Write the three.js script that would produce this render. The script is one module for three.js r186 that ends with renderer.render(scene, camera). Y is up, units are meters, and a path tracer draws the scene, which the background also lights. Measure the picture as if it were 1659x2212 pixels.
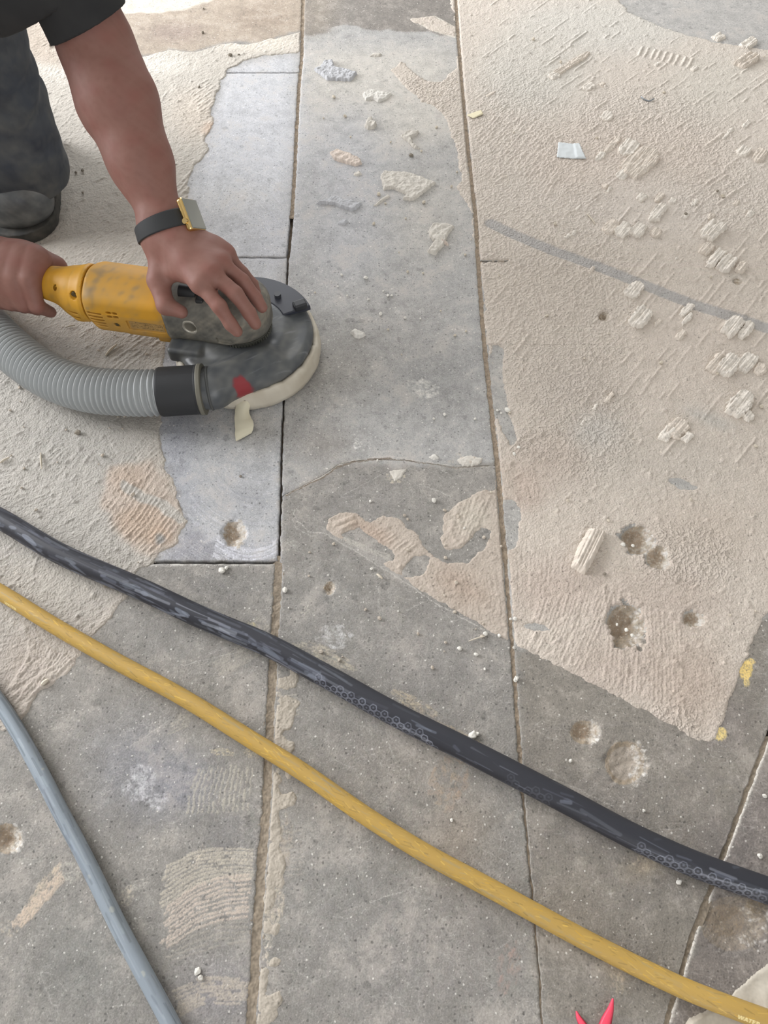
import * as THREE from 'three';
import { RoundedBoxGeometry } from 'three/addons/geometries/RoundedBoxGeometry.js';
import { mergeGeometries } from 'three/addons/utils/BufferGeometryUtils.js';
import { RectAreaLightUniformsLib } from 'three/addons/lights/RectAreaLightUniformsLib.js';

// ---------------------------------------------------------------- camera, sky, light, exposure
const scene = new THREE.Scene();
const FOCAL = 1661, EYE = 0.9, PITCH = THREE.MathUtils.degToRad(60);
const camera = new THREE.PerspectiveCamera(2 * Math.atan(1106 / FOCAL) * 180 / Math.PI, 1659 / 2212, 0.02, 60);
camera.position.set(0, EYE, 0);
camera.rotation.set(-PITCH, 0, 0);
scene.add(camera);
scene.background = new THREE.Color(0.90, 0.97, 1.06);       // overcast daylight outside the openings
RectAreaLightUniformsLib.init();
const renderer = new THREE.WebGLRenderer({ antialias: true });
renderer.toneMapping = THREE.LinearToneMapping;
renderer.toneMappingExposure = 0.87;
renderer.shadowMap.enabled = true;
// daylight entering through the openings of the room: the glazed front on the left, two windows in the far wall; a fill is added behind
function daylightOrFill(x, y, z, tx, ty, tz, w, h, k) {
  const l = new THREE.RectAreaLight(new THREE.Color(0.965, 0.975, 1.0), k, w, h);
  l.position.set(x, y, z); l.lookAt(tx, ty, tz); l.name = 'window_or_fill_light'; scene.add(l);
}
daylightOrFill(-3.05, 1.45, -2.0, 0, 1.45, -2.0, 2.4, 1.9, 19);
daylightOrFill(-1.0, 1.6, -4.35, -1.0, 1.6, 0, 2.2, 1.8, 7);
daylightOrFill(0.6, 1.3, 2.95, 0.6, 1.3, 0, 1.6, 2.0, 5.5);  // unseen source at the doorway, added to brighten the near floor

// ---------------------------------------------------------------- helpers
const T0 = Date.now(), stage = (s) => console.log(s, ((Date.now() - T0) / 1000).toFixed(1));
const CP = Math.cos(PITCH), SP = Math.sin(PITCH);
const lerp = (a, b, t) => a + (b - a) * t, clamp = (v, a = 0, b = 1) => v < a ? a : v > b ? b : v;
const sstep = (a, b, v) => { const t = clamp((v - a) / (b - a)); return t * t * (3 - 2 * t); };
// a measured spot of the photograph as the real point that lies there at the given height
function at(px, py, h = 0) {
  const X = px - 829.5, Y = 1106 - py, dy = CP * Y - SP * FOCAL, dz = -SP * Y - CP * FOCAL, t = (h - EYE) / dy;
  return new THREE.Vector3(X * t, h, dz * t);
}
const F = (px, py) => { const p = at(px, py); return [p.x, p.z]; };
let seed = 7;
function rnd() { seed = (seed + 0x6D2B79F5) | 0; let t = Math.imul(seed ^ (seed >>> 15), 1 | seed); t = (t + Math.imul(t ^ (t >>> 7), 61 | t)) ^ t; return ((t ^ (t >>> 14)) >>> 0) / 4294967296; }
const rr = (a, b) => a + (b - a) * rnd();
function h2(i, j, k) { let n = (i * 374761393 + j * 668265263 + k * 974634777) | 0; n = Math.imul(n ^ (n >>> 13), 1274126177); n ^= n >>> 16; return (n >>> 0) / 4294967296; }
// periodic gradient noise, 64 cells, eight samples to the cell
const NT = 512, NTAB = new Float32Array(NT * NT);
{
  const gx = new Float32Array(4096), gy = new Float32Array(4096);
  for (let i = 0; i < 4096; i++) { const a = rnd() * Math.PI * 2; gx[i] = Math.cos(a); gy[i] = Math.sin(a); }
  const q = (t) => t * t * t * (t * (t * 6 - 15) + 10);
  for (let y = 0; y < NT; y++) for (let x = 0; x < NT; x++) {
    const fx = x / 8, fy = y / 8, ix = fx | 0, iy = fy | 0, u = fx - ix, v = fy - iy;
    const g = (a, b) => { const k = ((iy + b) & 63) * 64 + ((ix + a) & 63); return gx[k] * (u - a) + gy[k] * (v - b); };
    NTAB[y * NT + x] = 1.45 * lerp(lerp(g(0, 0), g(1, 0), q(u)), lerp(g(0, 1), g(1, 1), q(u)), q(v));
  }
}
function nz(x, y) {
  x *= 8; y *= 8; const xf = Math.floor(x), yf = Math.floor(y), u = x - xf, v = y - yf, x0 = xf & 511, y0 = (yf & 511) << 9, x1 = (xf + 1) & 511, y1 = ((yf + 1) & 511) << 9;
  const a = NTAB[y0 + x0], b = NTAB[y0 + x1], c = NTAB[y1 + x0], d = NTAB[y1 + x1];
  return a + (b - a) * u + (c - a + (a - b - c + d) * u) * v;
}
const nrot = (x, y, s, o) => nz((x * 0.8 - y * 0.6) / s + o, (x * 0.6 + y * 0.8) / s - o * 1.7);

const used = new Map();
function numbered(n) { const k = used.get(n) ?? 0; used.set(n, k + 1); return k ? n + '_' + String(k).padStart(3, '0') : n; }
function shadows(m) { m.castShadow = true; m.receiveShadow = true; return m; }
function part(name, geo, mat, parent, label) {
  const m = shadows(new THREE.Mesh(geo, mat)); m.name = name; parent.add(m); if (label) m.userData.label = label; return m;
}
function tag(o, label, category, group, kind) { o.userData.label = label; o.userData.category = category; if (group) o.userData.group = group; if (kind) o.userData.kind = kind; return o; }
function thing(name, label, category, group) { const g = new THREE.Group(); g.name = numbered(name); scene.add(g); return tag(g, label, category, group); }
function single(name, geo, mat, label, category, group) { const m = shadows(new THREE.Mesh(geo, mat)); m.name = numbered(name); scene.add(m); return tag(m, label, category, group); }
const M = (color, roughness = 0.8, o = {}) => new THREE.MeshStandardMaterial({ color, roughness, ...o });

function tex(data, w, h, ch, srgb, rep) {
  const t = new THREE.DataTexture(data, w, h, ch === 4 ? THREE.RGBAFormat : THREE.RedFormat, THREE.UnsignedByteType);
  t.magFilter = THREE.LinearFilter; t.minFilter = THREE.LinearFilter; if (srgb) t.colorSpace = THREE.SRGBColorSpace;
  t.wrapS = t.wrapT = rep ? THREE.RepeatWrapping : THREE.ClampToEdgeWrapping; t.needsUpdate = true; return t;
}

// ---------------------------------------------------------------- floor plan: what lies where, in metres on the floor
const X0 = -1.15, X1 = 1.15, Z0 = -2.1, Z1 = 0.25;
function plan(step) {
  const c = document.createElement('canvas'); c.width = Math.round((X1 - X0) / step); c.height = Math.round((Z1 - Z0) / step);
  const g = c.getContext('2d'); g.setTransform(1 / step, 0, 0, 1 / step, -X0 / step, -Z0 / step); g.lineJoin = g.lineCap = 'round';
  return { c, g, step, w: c.width, h: c.height, read() { return this.g.getImageData(0, 0, c.width, c.height).data; } };
}
function trace(g, pts, close = true) { g.beginPath(); pts.forEach((p, i) => { const [x, z] = F(p[0], p[1]); i ? g.lineTo(x, z) : g.moveTo(x, z); }); if (close) g.closePath(); }
function fill(pl, pts, color, blur = 0) { pl.g.filter = blur ? `blur(${blur / pl.step}px)` : 'none'; pl.g.fillStyle = color; trace(pl.g, pts); pl.g.fill(); pl.g.filter = 'none'; }
function ell(pl, x, y, rx, ry, color, blur = 0, rot = 0) {
  const p = []; for (let i = 0; i < 28; i++) { const a = i / 28 * 6.2832, c = Math.cos(a) * rx, s = Math.sin(a) * ry; p.push([x + c * Math.cos(rot) - s * Math.sin(rot), y + c * Math.sin(rot) + s * Math.cos(rot)]); }
  fill(pl, p, color, blur);
}
function line(pl, pts, color, width, jit = 0) {
  const g = pl.g; g.strokeStyle = color; g.lineWidth = width;
  if (!jit) { trace(g, pts, false); g.stroke(); return; }
  g.beginPath(); let first = true;
  for (let i = 0; i + 1 < pts.length; i++) { const n = Math.max(2, Math.hypot(pts[i + 1][0] - pts[i][0], pts[i + 1][1] - pts[i][1]) / 5 | 0); for (let k = 0; k < n; k++) { const t = k / n, [x, z] = F(lerp(pts[i][0], pts[i + 1][0], t), lerp(pts[i][1], pts[i + 1][1], t)); const X = x + rr(-jit, jit), Z = z + rr(-jit, jit); first ? g.moveTo(X, Z) : g.lineTo(X, Z); first = false; } }
  g.stroke();
}
// a family of n curves running between two traced curves
function comb(pl, a, b, n, color, width, jit = 0.0006, gap = 0.12) {
  const wob = pl === marks ? 0.08 : 0.2;
  for (let k = 0; k < n; k++) {
    const t = (k + 0.5) / n + rr(-wob, wob) / n, pts = a.map((p, i) => [lerp(p[0], b[i][0], t), lerp(p[1], b[i][1], t)]);
    // broken into runs
    const runs = []; let s = rr(0, 0.1);
    while (s < 1) { const e = Math.min(1, s + rr(0.25, 0.8)); runs.push([s, e]); s = e + rr(0, gap); }
    const pt = (s) => { const u = s * (pts.length - 1), i = Math.min(pts.length - 2, u | 0), f = u - i; return [lerp(pts[i][0], pts[i + 1][0], f), lerp(pts[i][1], pts[i + 1][1], f)]; };
    for (const [s0, s1] of runs) { const q = []; for (let i = 0; i <= 6; i++) q.push(pt(lerp(s0, s1, i / 6))); line(pl, q, color, width * rr(0.7, 1.3), jit); }
  }
}

// the joints between the slabs
const JA = [[655, 0], [652, 120], [645, 200], [640, 300], [635, 400], [630, 470], [622, 560], [616, 700], [612, 880], [608, 1000], [606, 1100], [602, 1215], [598, 1300], [590, 1430], [583, 1570], [575, 1750], [562, 1900], [550, 2100], [543, 2212]];
const JB = [[985, 0], [990, 80], [1000, 200], [1012, 330], [1028, 470], [1033, 560], [1042, 690], [1050, 780], [1060, 870], [1075, 1000], [1084, 1120], [1095, 1250], [1107, 1400], [1118, 1550], [1128, 1700], [1138, 1800], [1150, 1930], [1165, 2100], [1172, 2212]];
const JC = [[1659, 1590], [1612, 1715], [1570, 1830], [1535, 1920], [1500, 2010], [1470, 2110], [1440, 2212]];
function extend(px) {
  const w = px.map((p) => F(...p)), a = w[0], b = w[2], n = w.length, c = w[n - 1], d = w[n - 3];
  const k0 = (a[0] - b[0]) / (a[1] - b[1]), k1 = (c[0] - d[0]) / (c[1] - d[1]);
  return [[a[0] + k0 * (Z0 - a[1]), Z0], ...w, [c[0] + k1 * (Z1 - c[1]), Z1]];
}
const WA = extend(JA), WB = extend(JB), WC = extend(JC).slice(1);
function jx(w, z) { // x of a joint at depth z
  let i = 0; while (i < w.length - 2 && w[i + 1][1] < z) i++;
  const a = w[i], b = w[i + 1]; return a[0] + (b[0] - a[0]) * (z - a[1]) / (b[1] - a[1]);
}
const zOf = (px, py) => F(px, py)[1];
const zA1 = zOf(640, 157), zA2 = zOf(620, 556), zA3 = zOf(605, 1215), zB1 = zOf(1033, 565), zM1 = zOf(840, 1003);
const halfA = (z) => z < zA2 ? 0.0032 : z < zA3 ? 0.0016 : 0.0044, halfB = (z) => z < zA3 ? 0.0034 : lerp(0.0022, 0.0008, sstep(-0.24, -0.08, z));

// --- soft ground colour of the bare slabs
const base = plan(0.0025), G = base.g;
G.fillStyle = '#8f8b85'; G.fillRect(X0, Z0, 9, 9);
const P = (pts, c, b = 0.006) => fill(base, pts, c, b), E = (x, y, rx, ry, c, b = 0.012, r = 0) => ell(base, x, y, rx, ry, c, b, r);
// middle column
P([[655, -60], [990, -60], [1060, 870], [1075, 1000], [900, 1010], [740, 1000], [612, 1075], [612, 880]], '#a8a6a3', 0.004);
P([[660, 110], [985, 100], [1000, 300], [820, 330], [650, 300]], '#c0bbb3', 0.03);
E(745, 420, 90, 200, '#b3b2b3', 0.04); E(930, 470, 70, 110, '#b4b0aa', 0.03); E(860, 700, 130, 90, '#a8a5a1', 0.03);
E(730, 800, 80, 70, '#99958f', 0.03); E(960, 820, 80, 90, '#9a9895', 0.03); E(700, 960, 60, 40, '#97928c', 0.02);
P([[612, 1075], [740, 1000], [900, 1010], [1075, 1000], [1110, 1400], [1130, 1700], [1175, 2212], [545, 2212], [600, 1300]], '#8d8983', 0.003);
E(760, 1090, 110, 60, '#8b8782', 0.025); E(700, 1330, 90, 90, '#8a8782', 0.03); E(930, 1450, 120, 80, '#8c8883', 0.03);
// top stains
P([[656, -40], [988, -40], [988, 76], [950, 78], [930, 68], [880, 72], [840, 64], [800, 66], [770, 58], [745, 52], [715, 62], [690, 72], [656, 78]], '#827c75', 0.0025);
P([[656, -40], [720, -40], [715, 40], [700, 70], [656, 80]], '#8d8478', 0.02);
P([[200, -40], [655, -40], [655, 64], [600, 78], [560, 92], [520, 88], [480, 92], [440, 104], [420, 112], [390, 108], [365, 104], [340, 116], [310, 122], [230, 60]], '#a89a8a', 0.003);
E(560, 40, 70, 26, '#9c8d7d', 0.02); E(380, 70, 60, 16, '#95857a', 0.02);
P([[150, -60], [480, -60], [462, 0], [430, 10], [400, 22], [370, 24], [345, 30], [310, 26], [270, 30], [230, 10]], '#d3cabc', 0.002);
// left column: ground areas
P([[455, 235], [480, 150], [560, 124], [648, 110], [640, 300], [632, 430], [620, 560], [612, 660], [560, 640], [480, 560], [395, 520], [392, 430], [415, 350], [440, 280]], '#c3c3c5', 0.016);
E(560, 300, 80, 110, '#c9c9cc', 0.03); E(500, 430, 90, 40, '#cccbcb', 0.02); E(590, 510, 50, 60, '#c0c0c3', 0.02);
P([[350, 720], [410, 690], [640, 690], [612, 880], [607, 1100], [603, 1206], [330, 1214], [380, 1180], [405, 1130], [380, 1060], [355, 1000], [345, 960]], '#b0b0b1', 0.003);
P([[350, 740], [440, 740], [420, 900], [400, 1000], [430, 1080], [420, 1160], [380, 1180], [405, 1130], [380, 1060], [355, 1000], [345, 960]], '#9fa0a6', 0.014);
P([[340, 1213], [380, 1185], [410, 1140], [480, 1168], [560, 1180], [602, 1172], [602, 1214]], '#98979b', 0.006);
P([[430, 1130], [520, 1175], [602, 1172], [602, 1196], [540, 1200], [470, 1180]], '#bcbcbf', 0.008);
E(560, 930, 50, 45, '#adaaa5', 0.02); E(520, 1080, 60, 40, '#aaaaac', 0.02);
// lower left column
P([[0, 1217], [602, 1217], [590, 1430], [575, 1750], [545, 2212], [-60, 2300], [-60, 1217]], '#8e8a84', 0.002);
E(480, 1270, 110, 40, '#86837e', 0.015); E(330, 1400, 90, 60, '#8d8a85', 0.03); E(300, 1650, 110, 80, '#86868a', 0.03); E(380, 1690, 70, 40, '#80818a', 0.02);
E(500, 1800, 60, 40, '#7c7a77', 0.02); E(90, 1700, 80, 70, '#96918a', 0.03); E(180, 2080, 100, 90, '#868580', 0.03); E(450, 1530, 100, 60, '#918c84', 0.03); E(470, 2150, 80, 40, '#89858a', 0.02);
// lower middle and right
E(720, 1700, 140, 90, '#8f8a83', 0.03); E(900, 1650, 110, 50, '#928a80', 0.03); E(700, 1950, 130, 120, '#8c8984', 0.04); E(860, 2100, 130, 80, '#8b8783', 0.04); E(990, 1800, 60, 90, '#968c80', 0.02, 0.2); E(1000, 2000, 100, 60, '#8f8983', 0.03);
P([[1120, 1400], [1659, 1290], [1659, 1590], [1440, 2212], [1175, 2212], [1130, 1700]], '#878178', 0.004);
E(1300, 1750, 120, 60, '#857f79', 0.03); E(1560, 1560, 60, 50, '#837b76', 0.02); E(1240, 1950, 70, 60, '#8b8378', 0.02); E(1390, 1870, 40, 24, '#9d9180', 0.006); E(1330, 2090, 22, 40, '#a09484', 0.006);
P([[1659, 1600], [1445, 2212], [1760, 2260], [1760, 1580]], '#7f7872', 0.002);
E(1580, 1830, 70, 60, '#7b7470', 0.02);
// right column below its coat, and the grey strips that show through
P([[1000, -60], [1900, -60], [1900, 1300], [1110, 1400], [1060, 870]], '#a7a49f', 0.004);
P([[1290, -20], [1700, -60], [1700, 130], [1560, 108], [1400, 50]], '#b3b0ac', 0.01);
const baseD = base.read(); stage('base');

// --- sharp marks lying on the bare slabs: scratches, films, paint, plaster, grinding arcs
const marks = plan(0.0009), K = marks.g; K.clearRect(X0, Z0, 9, 9);
function arcs(cx, cy, rx, ry, a0, a1, n, spread, col, w) { for (let i = 0; i < n; i++) { const r = 1 + (i / n - 0.5) * spread, s = rr(a0, a1 - 0.2), e = Math.min(a1, s + rr(0.2, 0.9)), q = []; for (let k = 0; k <= 10; k++) { const a = lerp(s, e, k / 10); const p = [cx + Math.cos(a) * rx * r, cy + Math.sin(a) * ry * r]; if (cx > 700 || (p[1] < 1210 && p[0] < 606)) q.push(p); } if (q.length > 1) line(marks, q, col(), w()); } }
// wheel arcs of the grinder on the freshly ground slabs
arcs(545, 560, 110, 220, -2.6, -0.6, 70, 1.5, () => `rgba(225,226,232,${rr(0.1, 0.4)})`, () => rr(0.0006, 0.0018));
arcs(545, 560, 110, 220, -2.6, -0.6, 40, 1.5, () => `rgba(140,142,150,${rr(0.06, 0.22)})`, () => rr(0.0006, 0.0014));
arcs(500, 520, 150, 150, -2.7, -0.4, 40, 0.7, () => `rgba(228,228,230,${rr(0.12, 0.4)})`, () => rr(0.0007, 0.0022));
arcs(560, 960, 200, 210, 0.5, 2.6, 120, 1.4, () => `rgba(214,214,220,${rr(0.08, 0.34)})`, () => rr(0.0005, 0.0016));
arcs(560, 960, 200, 210, 0.5, 2.6, 60, 1.4, () => `rgba(112,114,124,${rr(0.06, 0.24)})`, () => rr(0.0005, 0.0014));
arcs(540, 880, 180, 330, 0.7, 2.0, 50, 0.16, () => `rgba(222,222,228,${rr(0.2, 0.5)})`, () => rr(0.0008, 0.0024));
arcs(800, 860, 170, 150, -0.6, 1.4, 26, 1.0, () => `rgba(205,200,192,${rr(0.05, 0.22)})`, () => rr(0.0006, 0.0016));
// scratches everywhere on the grey slabs
for (let i = 0; i < 420; i++) { const x = rr(-40, 1659), y = rr(1180, 2230), a = rr(-1.2, 0.4) + (rnd() < 0.3 ? 1.5 : 0), l = rr(8, 70) * (rnd() < 0.1 ? 2 : 1); line(marks, [[x, y], [x + Math.cos(a) * l * 0.5 + rr(-2, 2), y + Math.sin(a) * l * 0.5], [x + Math.cos(a) * l, y + Math.sin(a) * l + rr(-3, 3)]], `rgba(${rnd() < 0.75 ? '206,201,194' : '88,84,80'},${rr(0.1, 0.4)})`, rr(0.0003, 0.0009)); }
for (let i = 0; i < 160; i++) { const x = rr(640, 1050), y = rr(100, 1050), a = rr(-1, 0.9), l = rr(8, 50); line(marks, [[x, y], [x + Math.cos(a) * l, y + Math.sin(a) * l]], `rgba(216,212,206,${rr(0.1, 0.4)})`, rr(0.0003, 0.0009)); }
for (const q of [[[740, 1070], [800, 1038], [845, 1012]], [[905, 1045], [950, 1062], [985, 1080]], [[880, 1318], [918, 1298]], [[640, 1120], [634, 1108], [640, 1098], [650, 1108]], [[632, 1122], [640, 1140], [672, 1158], [690, 1160]], [[268, 1620], [300, 1600], [348, 1570], [372, 1550]], [[215, 1670], [228, 1664]], [[345, 1560], [352, 1552]], [[390, 1440], [440, 1425], [530, 1405]], [[120, 2105], [90, 2100], [82, 2130]], [[130, 2125], [148, 2145]], [[800, 1950], [838, 1935], [880, 1925]], [[1150, 1668], [1240, 1700], [1330, 1745]], [[1180, 1660], [1200, 1668]]]) line(marks, q, 'rgba(220,215,206,0.45)', 0.0008, 0.0004);
// long crack across the middle column
line(marks, [[616, 1070], [660, 1050], [700, 1030], [730, 1008], [760, 998], [800, 992], [850, 990]], 'rgba(112,98,82,0.9)', 0.0015, 0.0008);
line(marks, [[616, 1068], [660, 1047], [700, 1027], [730, 1005], [760, 995], [800, 989], [860, 987], [900, 996], [940, 1002], [985, 1008], [1055, 1008]], 'rgba(206,198,186,0.5)', 0.0014, 0.0012);
line(marks, [[725, 1012], [760, 999], [800, 994], [850, 992], [900, 998], [980, 1010], [1060, 1006]], 'rgba(120,110,98,0.8)', 0.0016, 0.0008);
// cream plaster smears
const smear = (x, y, rx, ry, rot, col, n = 60) => { for (let i = 0; i < n * 2.4; i++) { const a = rnd() * 6.283, r = Math.sqrt(rnd()), u = Math.cos(a) * r * rx, v = Math.sin(a) * r * ry; ell(marks, x + u * Math.cos(rot) - v * Math.sin(rot), y + u * Math.sin(rot) + v * Math.cos(rot), rr(0.03, 0.2) * rx, rr(0.03, 0.18) * ry, col.replace('A', rr(0.08, 0.5).toFixed(2)), 0, rot); } };
smear(705, 1418, 70, 18, 0.42, 'rgba(190,180,162,A)'); smear(895, 1520, 55, 14, 0.5, 'rgba(186,172,150,A)'); smear(1000, 1590, 70, 8, 0.5, 'rgba(176,160,138,A)');
smear(540, 1352, 14, 9, 0, 'rgba(206,192,146,A)', 30); smear(565, 1370, 30, 34, -0.6, 'rgba(176,168,154,A)', 50);
smear(915, 838, 36, 20, 0.2, 'rgba(214,210,202,A)', 50); smear(772, 958, 10, 12, 0, 'rgba(236,233,226,A)', 30); smear(855, 1030, 20, 14, 0, 'rgba(196,186,166,A)', 40);
smear(990, 1000, 20, 20, 0, 'rgba(190,180,165,A)', 14); smear(640, 1180, 26, 10, 0.6, 'rgba(186,182,174,A)', 30); smear(660, 1310, 12, 22, 0.3, 'rgba(182,176,164,A)', 24);
smear(720, 1375, 40, 26, 0, 'rgba(196,194,192,A)', 40); smear(300, 1690, 34, 44, 0.4, 'rgba(196,194,196,A)', 46); smear(340, 1730, 26, 20, 0, 'rgba(200,198,200,A)', 36);
smear(90, 1930, 80, 17, -0.95, 'rgba(196,180,160,A)', 90); smear(20, 2005, 20, 20, 0, 'rgba(190,178,160,A)', 20); smear(150, 1885, 26, 22, -0.4, 'rgba(196,190,178,A)', 40); smear(275, 1935, 14, 26, 0.3, 'rgba(206,194,176,A)', 40); smear(300, 1910, 26, 12, -0.3, 'rgba(196,190,180,A)', 36);
smear(480, 1625, 26, 8, 0.1, 'rgba(206,192,160,A)', 40); smear(545, 1628, 18, 10, 0.3, 'rgba(214,200,170,A)', 30); smear(430, 1850, 10, 30, 0.4, 'rgba(198,186,170,A)', 24);
smear(590, 1960, 22, 60, 0.1, 'rgba(196,184,166,A)', 60); smear(580, 2030, 12, 26, 0.1, 'rgba(206,196,180,A)', 40); smear(566, 2120, 12, 24, 0.1, 'rgba(206,196,182,A)', 40); smear(610, 1820, 26, 60, 0.1, 'rgba(178,166,150,A)', 40);
smear(1612, 1448, 13, 20, 0.2, 'rgba(228,198,122,A)', 260); smear(1622, 1430, 10, 7, 0, 'rgba(232,204,132,A)', 140); smear(1556, 1586, 14, 14, -0.4, 'rgba(226,202,134,A)', 200); smear(1612, 1470, 7, 14, 0, 'rgba(230,202,130,A)', 110);
smear(1395, 1865, 26, 20, 0.3, 'rgba(182,168,148,A)', 40); smear(1335, 2110, 16, 44, 0, 'rgba(180,166,146,A)', 40); smear(970, 1690, 40, 60, 0.3, 'rgba(168,150,132,A)', 40); smear(1100, 2090, 26, 60, 0.2, 'rgba(160,140,130,A)', 24);
smear(960, 60, 40, 18, 0.3, 'rgba(206,196,180,A)', 6);
// pale film left by the notched trowel
comb(marks, [[352, 1872], [420, 1836], [480, 1828], [552, 1832]], [[345, 1968], [420, 1916], [480, 1900], [548, 1902]], 9, 'rgba(190,180,166,0.66)', 0.0026, 0.0004, 0.05);
comb(marks, [[350, 1965], [420, 1912], [480, 1890], [545, 1884]], [[345, 2060], [420, 2010], [480, 1990], [538, 1984]], 10, 'rgba(196,182,168,0.75)', 0.0027, 0.0004, 0.04);
comb(marks, [[350, 2040], [420, 2000], [480, 1985], [538, 1984]], [[350, 2085], [430, 2065], [480, 2045], [538, 2040]], 5, 'rgba(172,164,152,0.4)', 0.002, 0.0005, 0.1);
comb(marks, [[370, 2140], [430, 2110], [540, 2112]], [[385, 2200], [440, 2170], [536, 2172]], 7, 'rgba(188,176,162,0.6)', 0.003, 0.0005, 0.14);
comb(marks, [[430, 1652], [405, 1710], [400, 1760]], [[550, 1655], [545, 1710], [540, 1752]], 13, 'rgba(186,179,164,0.55)', 0.002, 0.0006, 0.16);
comb(marks, [[378, 1545], [430, 1520]], [[360, 1590], [405, 1570]], 6, 'rgba(182,174,160,0.4)', 0.002, 0.0006, 0.2);
comb(marks, [[460, 1430], [520, 1390]], [[470, 1470], [590, 1400]], 7, 'rgba(176,168,156,0.4)', 0.003, 0.0006, 0.1);
comb(marks, [[20, 2000], [70, 1945], [130, 1885]], [[40, 2010], [90, 1960], [140, 1900]], 4, 'rgba(200,182,164,0.6)', 0.0036, 0.0005, 0.1);
comb(marks, [[600, 1790], [650, 1790]], [[600, 1900], [660, 1890]], 9, 'rgba(176,168,156,0.45)', 0.0014, 0.0006, 0.2);
comb(marks, [[595, 1500], [640, 1495]], [[595, 1560], [650, 1545]], 6, 'rgba(186,178,164,0.5)', 0.0014, 0.0006, 0.2);
line(marks, [[640, 1124], [672, 1150], [700, 1152], [760, 1186], [800, 1212], [870, 1254], [930, 1296], [1000, 1336], [1050, 1362]], 'rgba(214,209,200,0.5)', 0.0012, 0.0009);
fill(marks, [[690, 1140], [735, 1150], [855, 1215], [940, 1292], [860, 1250], [760, 1188], [700, 1152]], 'rgba(168,164,156,0.45)');
comb(marks, [[720, 1150], [845, 1200]], [[745, 1172], [850, 1216]], 7, 'rgba(184,178,168,0.5)', 0.0013, 0.0004, 0.1);
// white triangle and flecks on the dark stain at the top
for (const t of [[[886, 42], [940, 34], [990, 62], [984, 82], [930, 66]]]) fill(marks, t, 'rgba(206,199,186,0.95)');
// pit rubble: broken white grains, brown dirt; lit right side and shaded left painted in
const PITS = [ // x, y, rx, ry, depth
  [505, 1152, 26, 30, 0.008], [1378, 1165, 40, 34, 0.009], [1424, 1204, 30, 28, 0.005], [1352, 1352, 46, 52, 0.010], [1350, 1648, 48, 52, 0.0055], [1262, 1582, 34, 28, 0.0055],
  [1585, 1995, 78, 66, 0.006], [1646, 1955, 40, 40, 0.004], [14, 1812, 34, 36, 0.007], [712, 1270, 13, 15, 0.005], [1500, 1338, 26, 20, 0.004], [1306, 683, 13, 12, 0.006], [1594, 608, 11, 10, 0.005], [1624, 92, 10, 8, 0.004]];
const pits = PITS.map(([x, y, rx, ry, d], i) => { const c = F(x, y), a = F(x + rx, y), b = F(x, y - ry), e = F(x, y + ry); return { x: c[0], z: c[1], rx: Math.abs(a[0] - c[0]), rz: Math.abs(b[1] - e[1]) / 2, d, i }; });
pits.forEach((p, i) => {
  const [px, py, rx, ry] = PITS[i], big = rx > 20;
  ell(marks, px, py, rx * 0.9, ry * 0.9, i === 6 || i === 7 ? 'rgba(160,146,126,0.4)' : 'rgba(158,142,122,0.75)'); if (i !== 4) ell(marks, px - rx * 0.2, py - ry * 0.1, rx * 0.55, ry * 0.55, i === 6 || i === 7 ? 'rgba(140,122,100,0.35)' : 'rgba(132,114,94,0.6)'); else ell(marks, px, py, rx * 0.7, ry * 0.7, 'rgba(164,154,142,0.8)');
  for (let k = 0; k < (big ? 150 : 36); k++) { const a = rr(-1.1, 1.2), r = rr(0.5, 1.08); ell(marks, px + Math.cos(a) * r * rx, py + Math.sin(a) * r * ry, rr(1, 5) * (big ? 1 : 0.5), rr(1, 4) * (big ? 1 : 0.5), `rgba(${rnd() < 0.6 ? '218,214,208' : '184,172,156'},${rr(0.15, 0.6)})`, 0, rnd() * 3); }
  for (let k = 0; k < 50; k++) { const a = rr(0, 6.28), r = rr(0.2, 1); ell(marks, px + Math.cos(a) * r * rx, py + Math.sin(a) * r * ry, rr(0.6, 2.4), rr(0.6, 2), `rgba(206,196,182,${rr(0.2, 0.7)})`); }
});
// white bloom by the joints
line(marks, JC.map(([x, y]) => [x + 6, y + 1]), 'rgba(214,208,198,0.8)', 0.0016, 0.0006); line(marks, JC.map(([x, y]) => [x + 8, y + 1]), 'rgba(206,200,190,0.4)', 0.003, 0.001);
for (let i = 0; i < 60; i++) { const x = rr(300, 600); ell(marks, x, 1219 + rr(-2, 4), rr(3, 12), rr(0.8, 2.2), `rgba(204,200,192,${rr(0.2, 0.6)})`); }
for (let i = 0; i < 70; i++) { const t = rnd(), y = lerp(1430, 2212, t); ell(marks, lerp(602, 560, t) + rr(0, 12), y, rr(1, 4), rr(2, 9), `rgba(206,194,176,${rr(0.2, 0.6)})`); }
const marksD = marks.read(); stage('marks');

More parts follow.
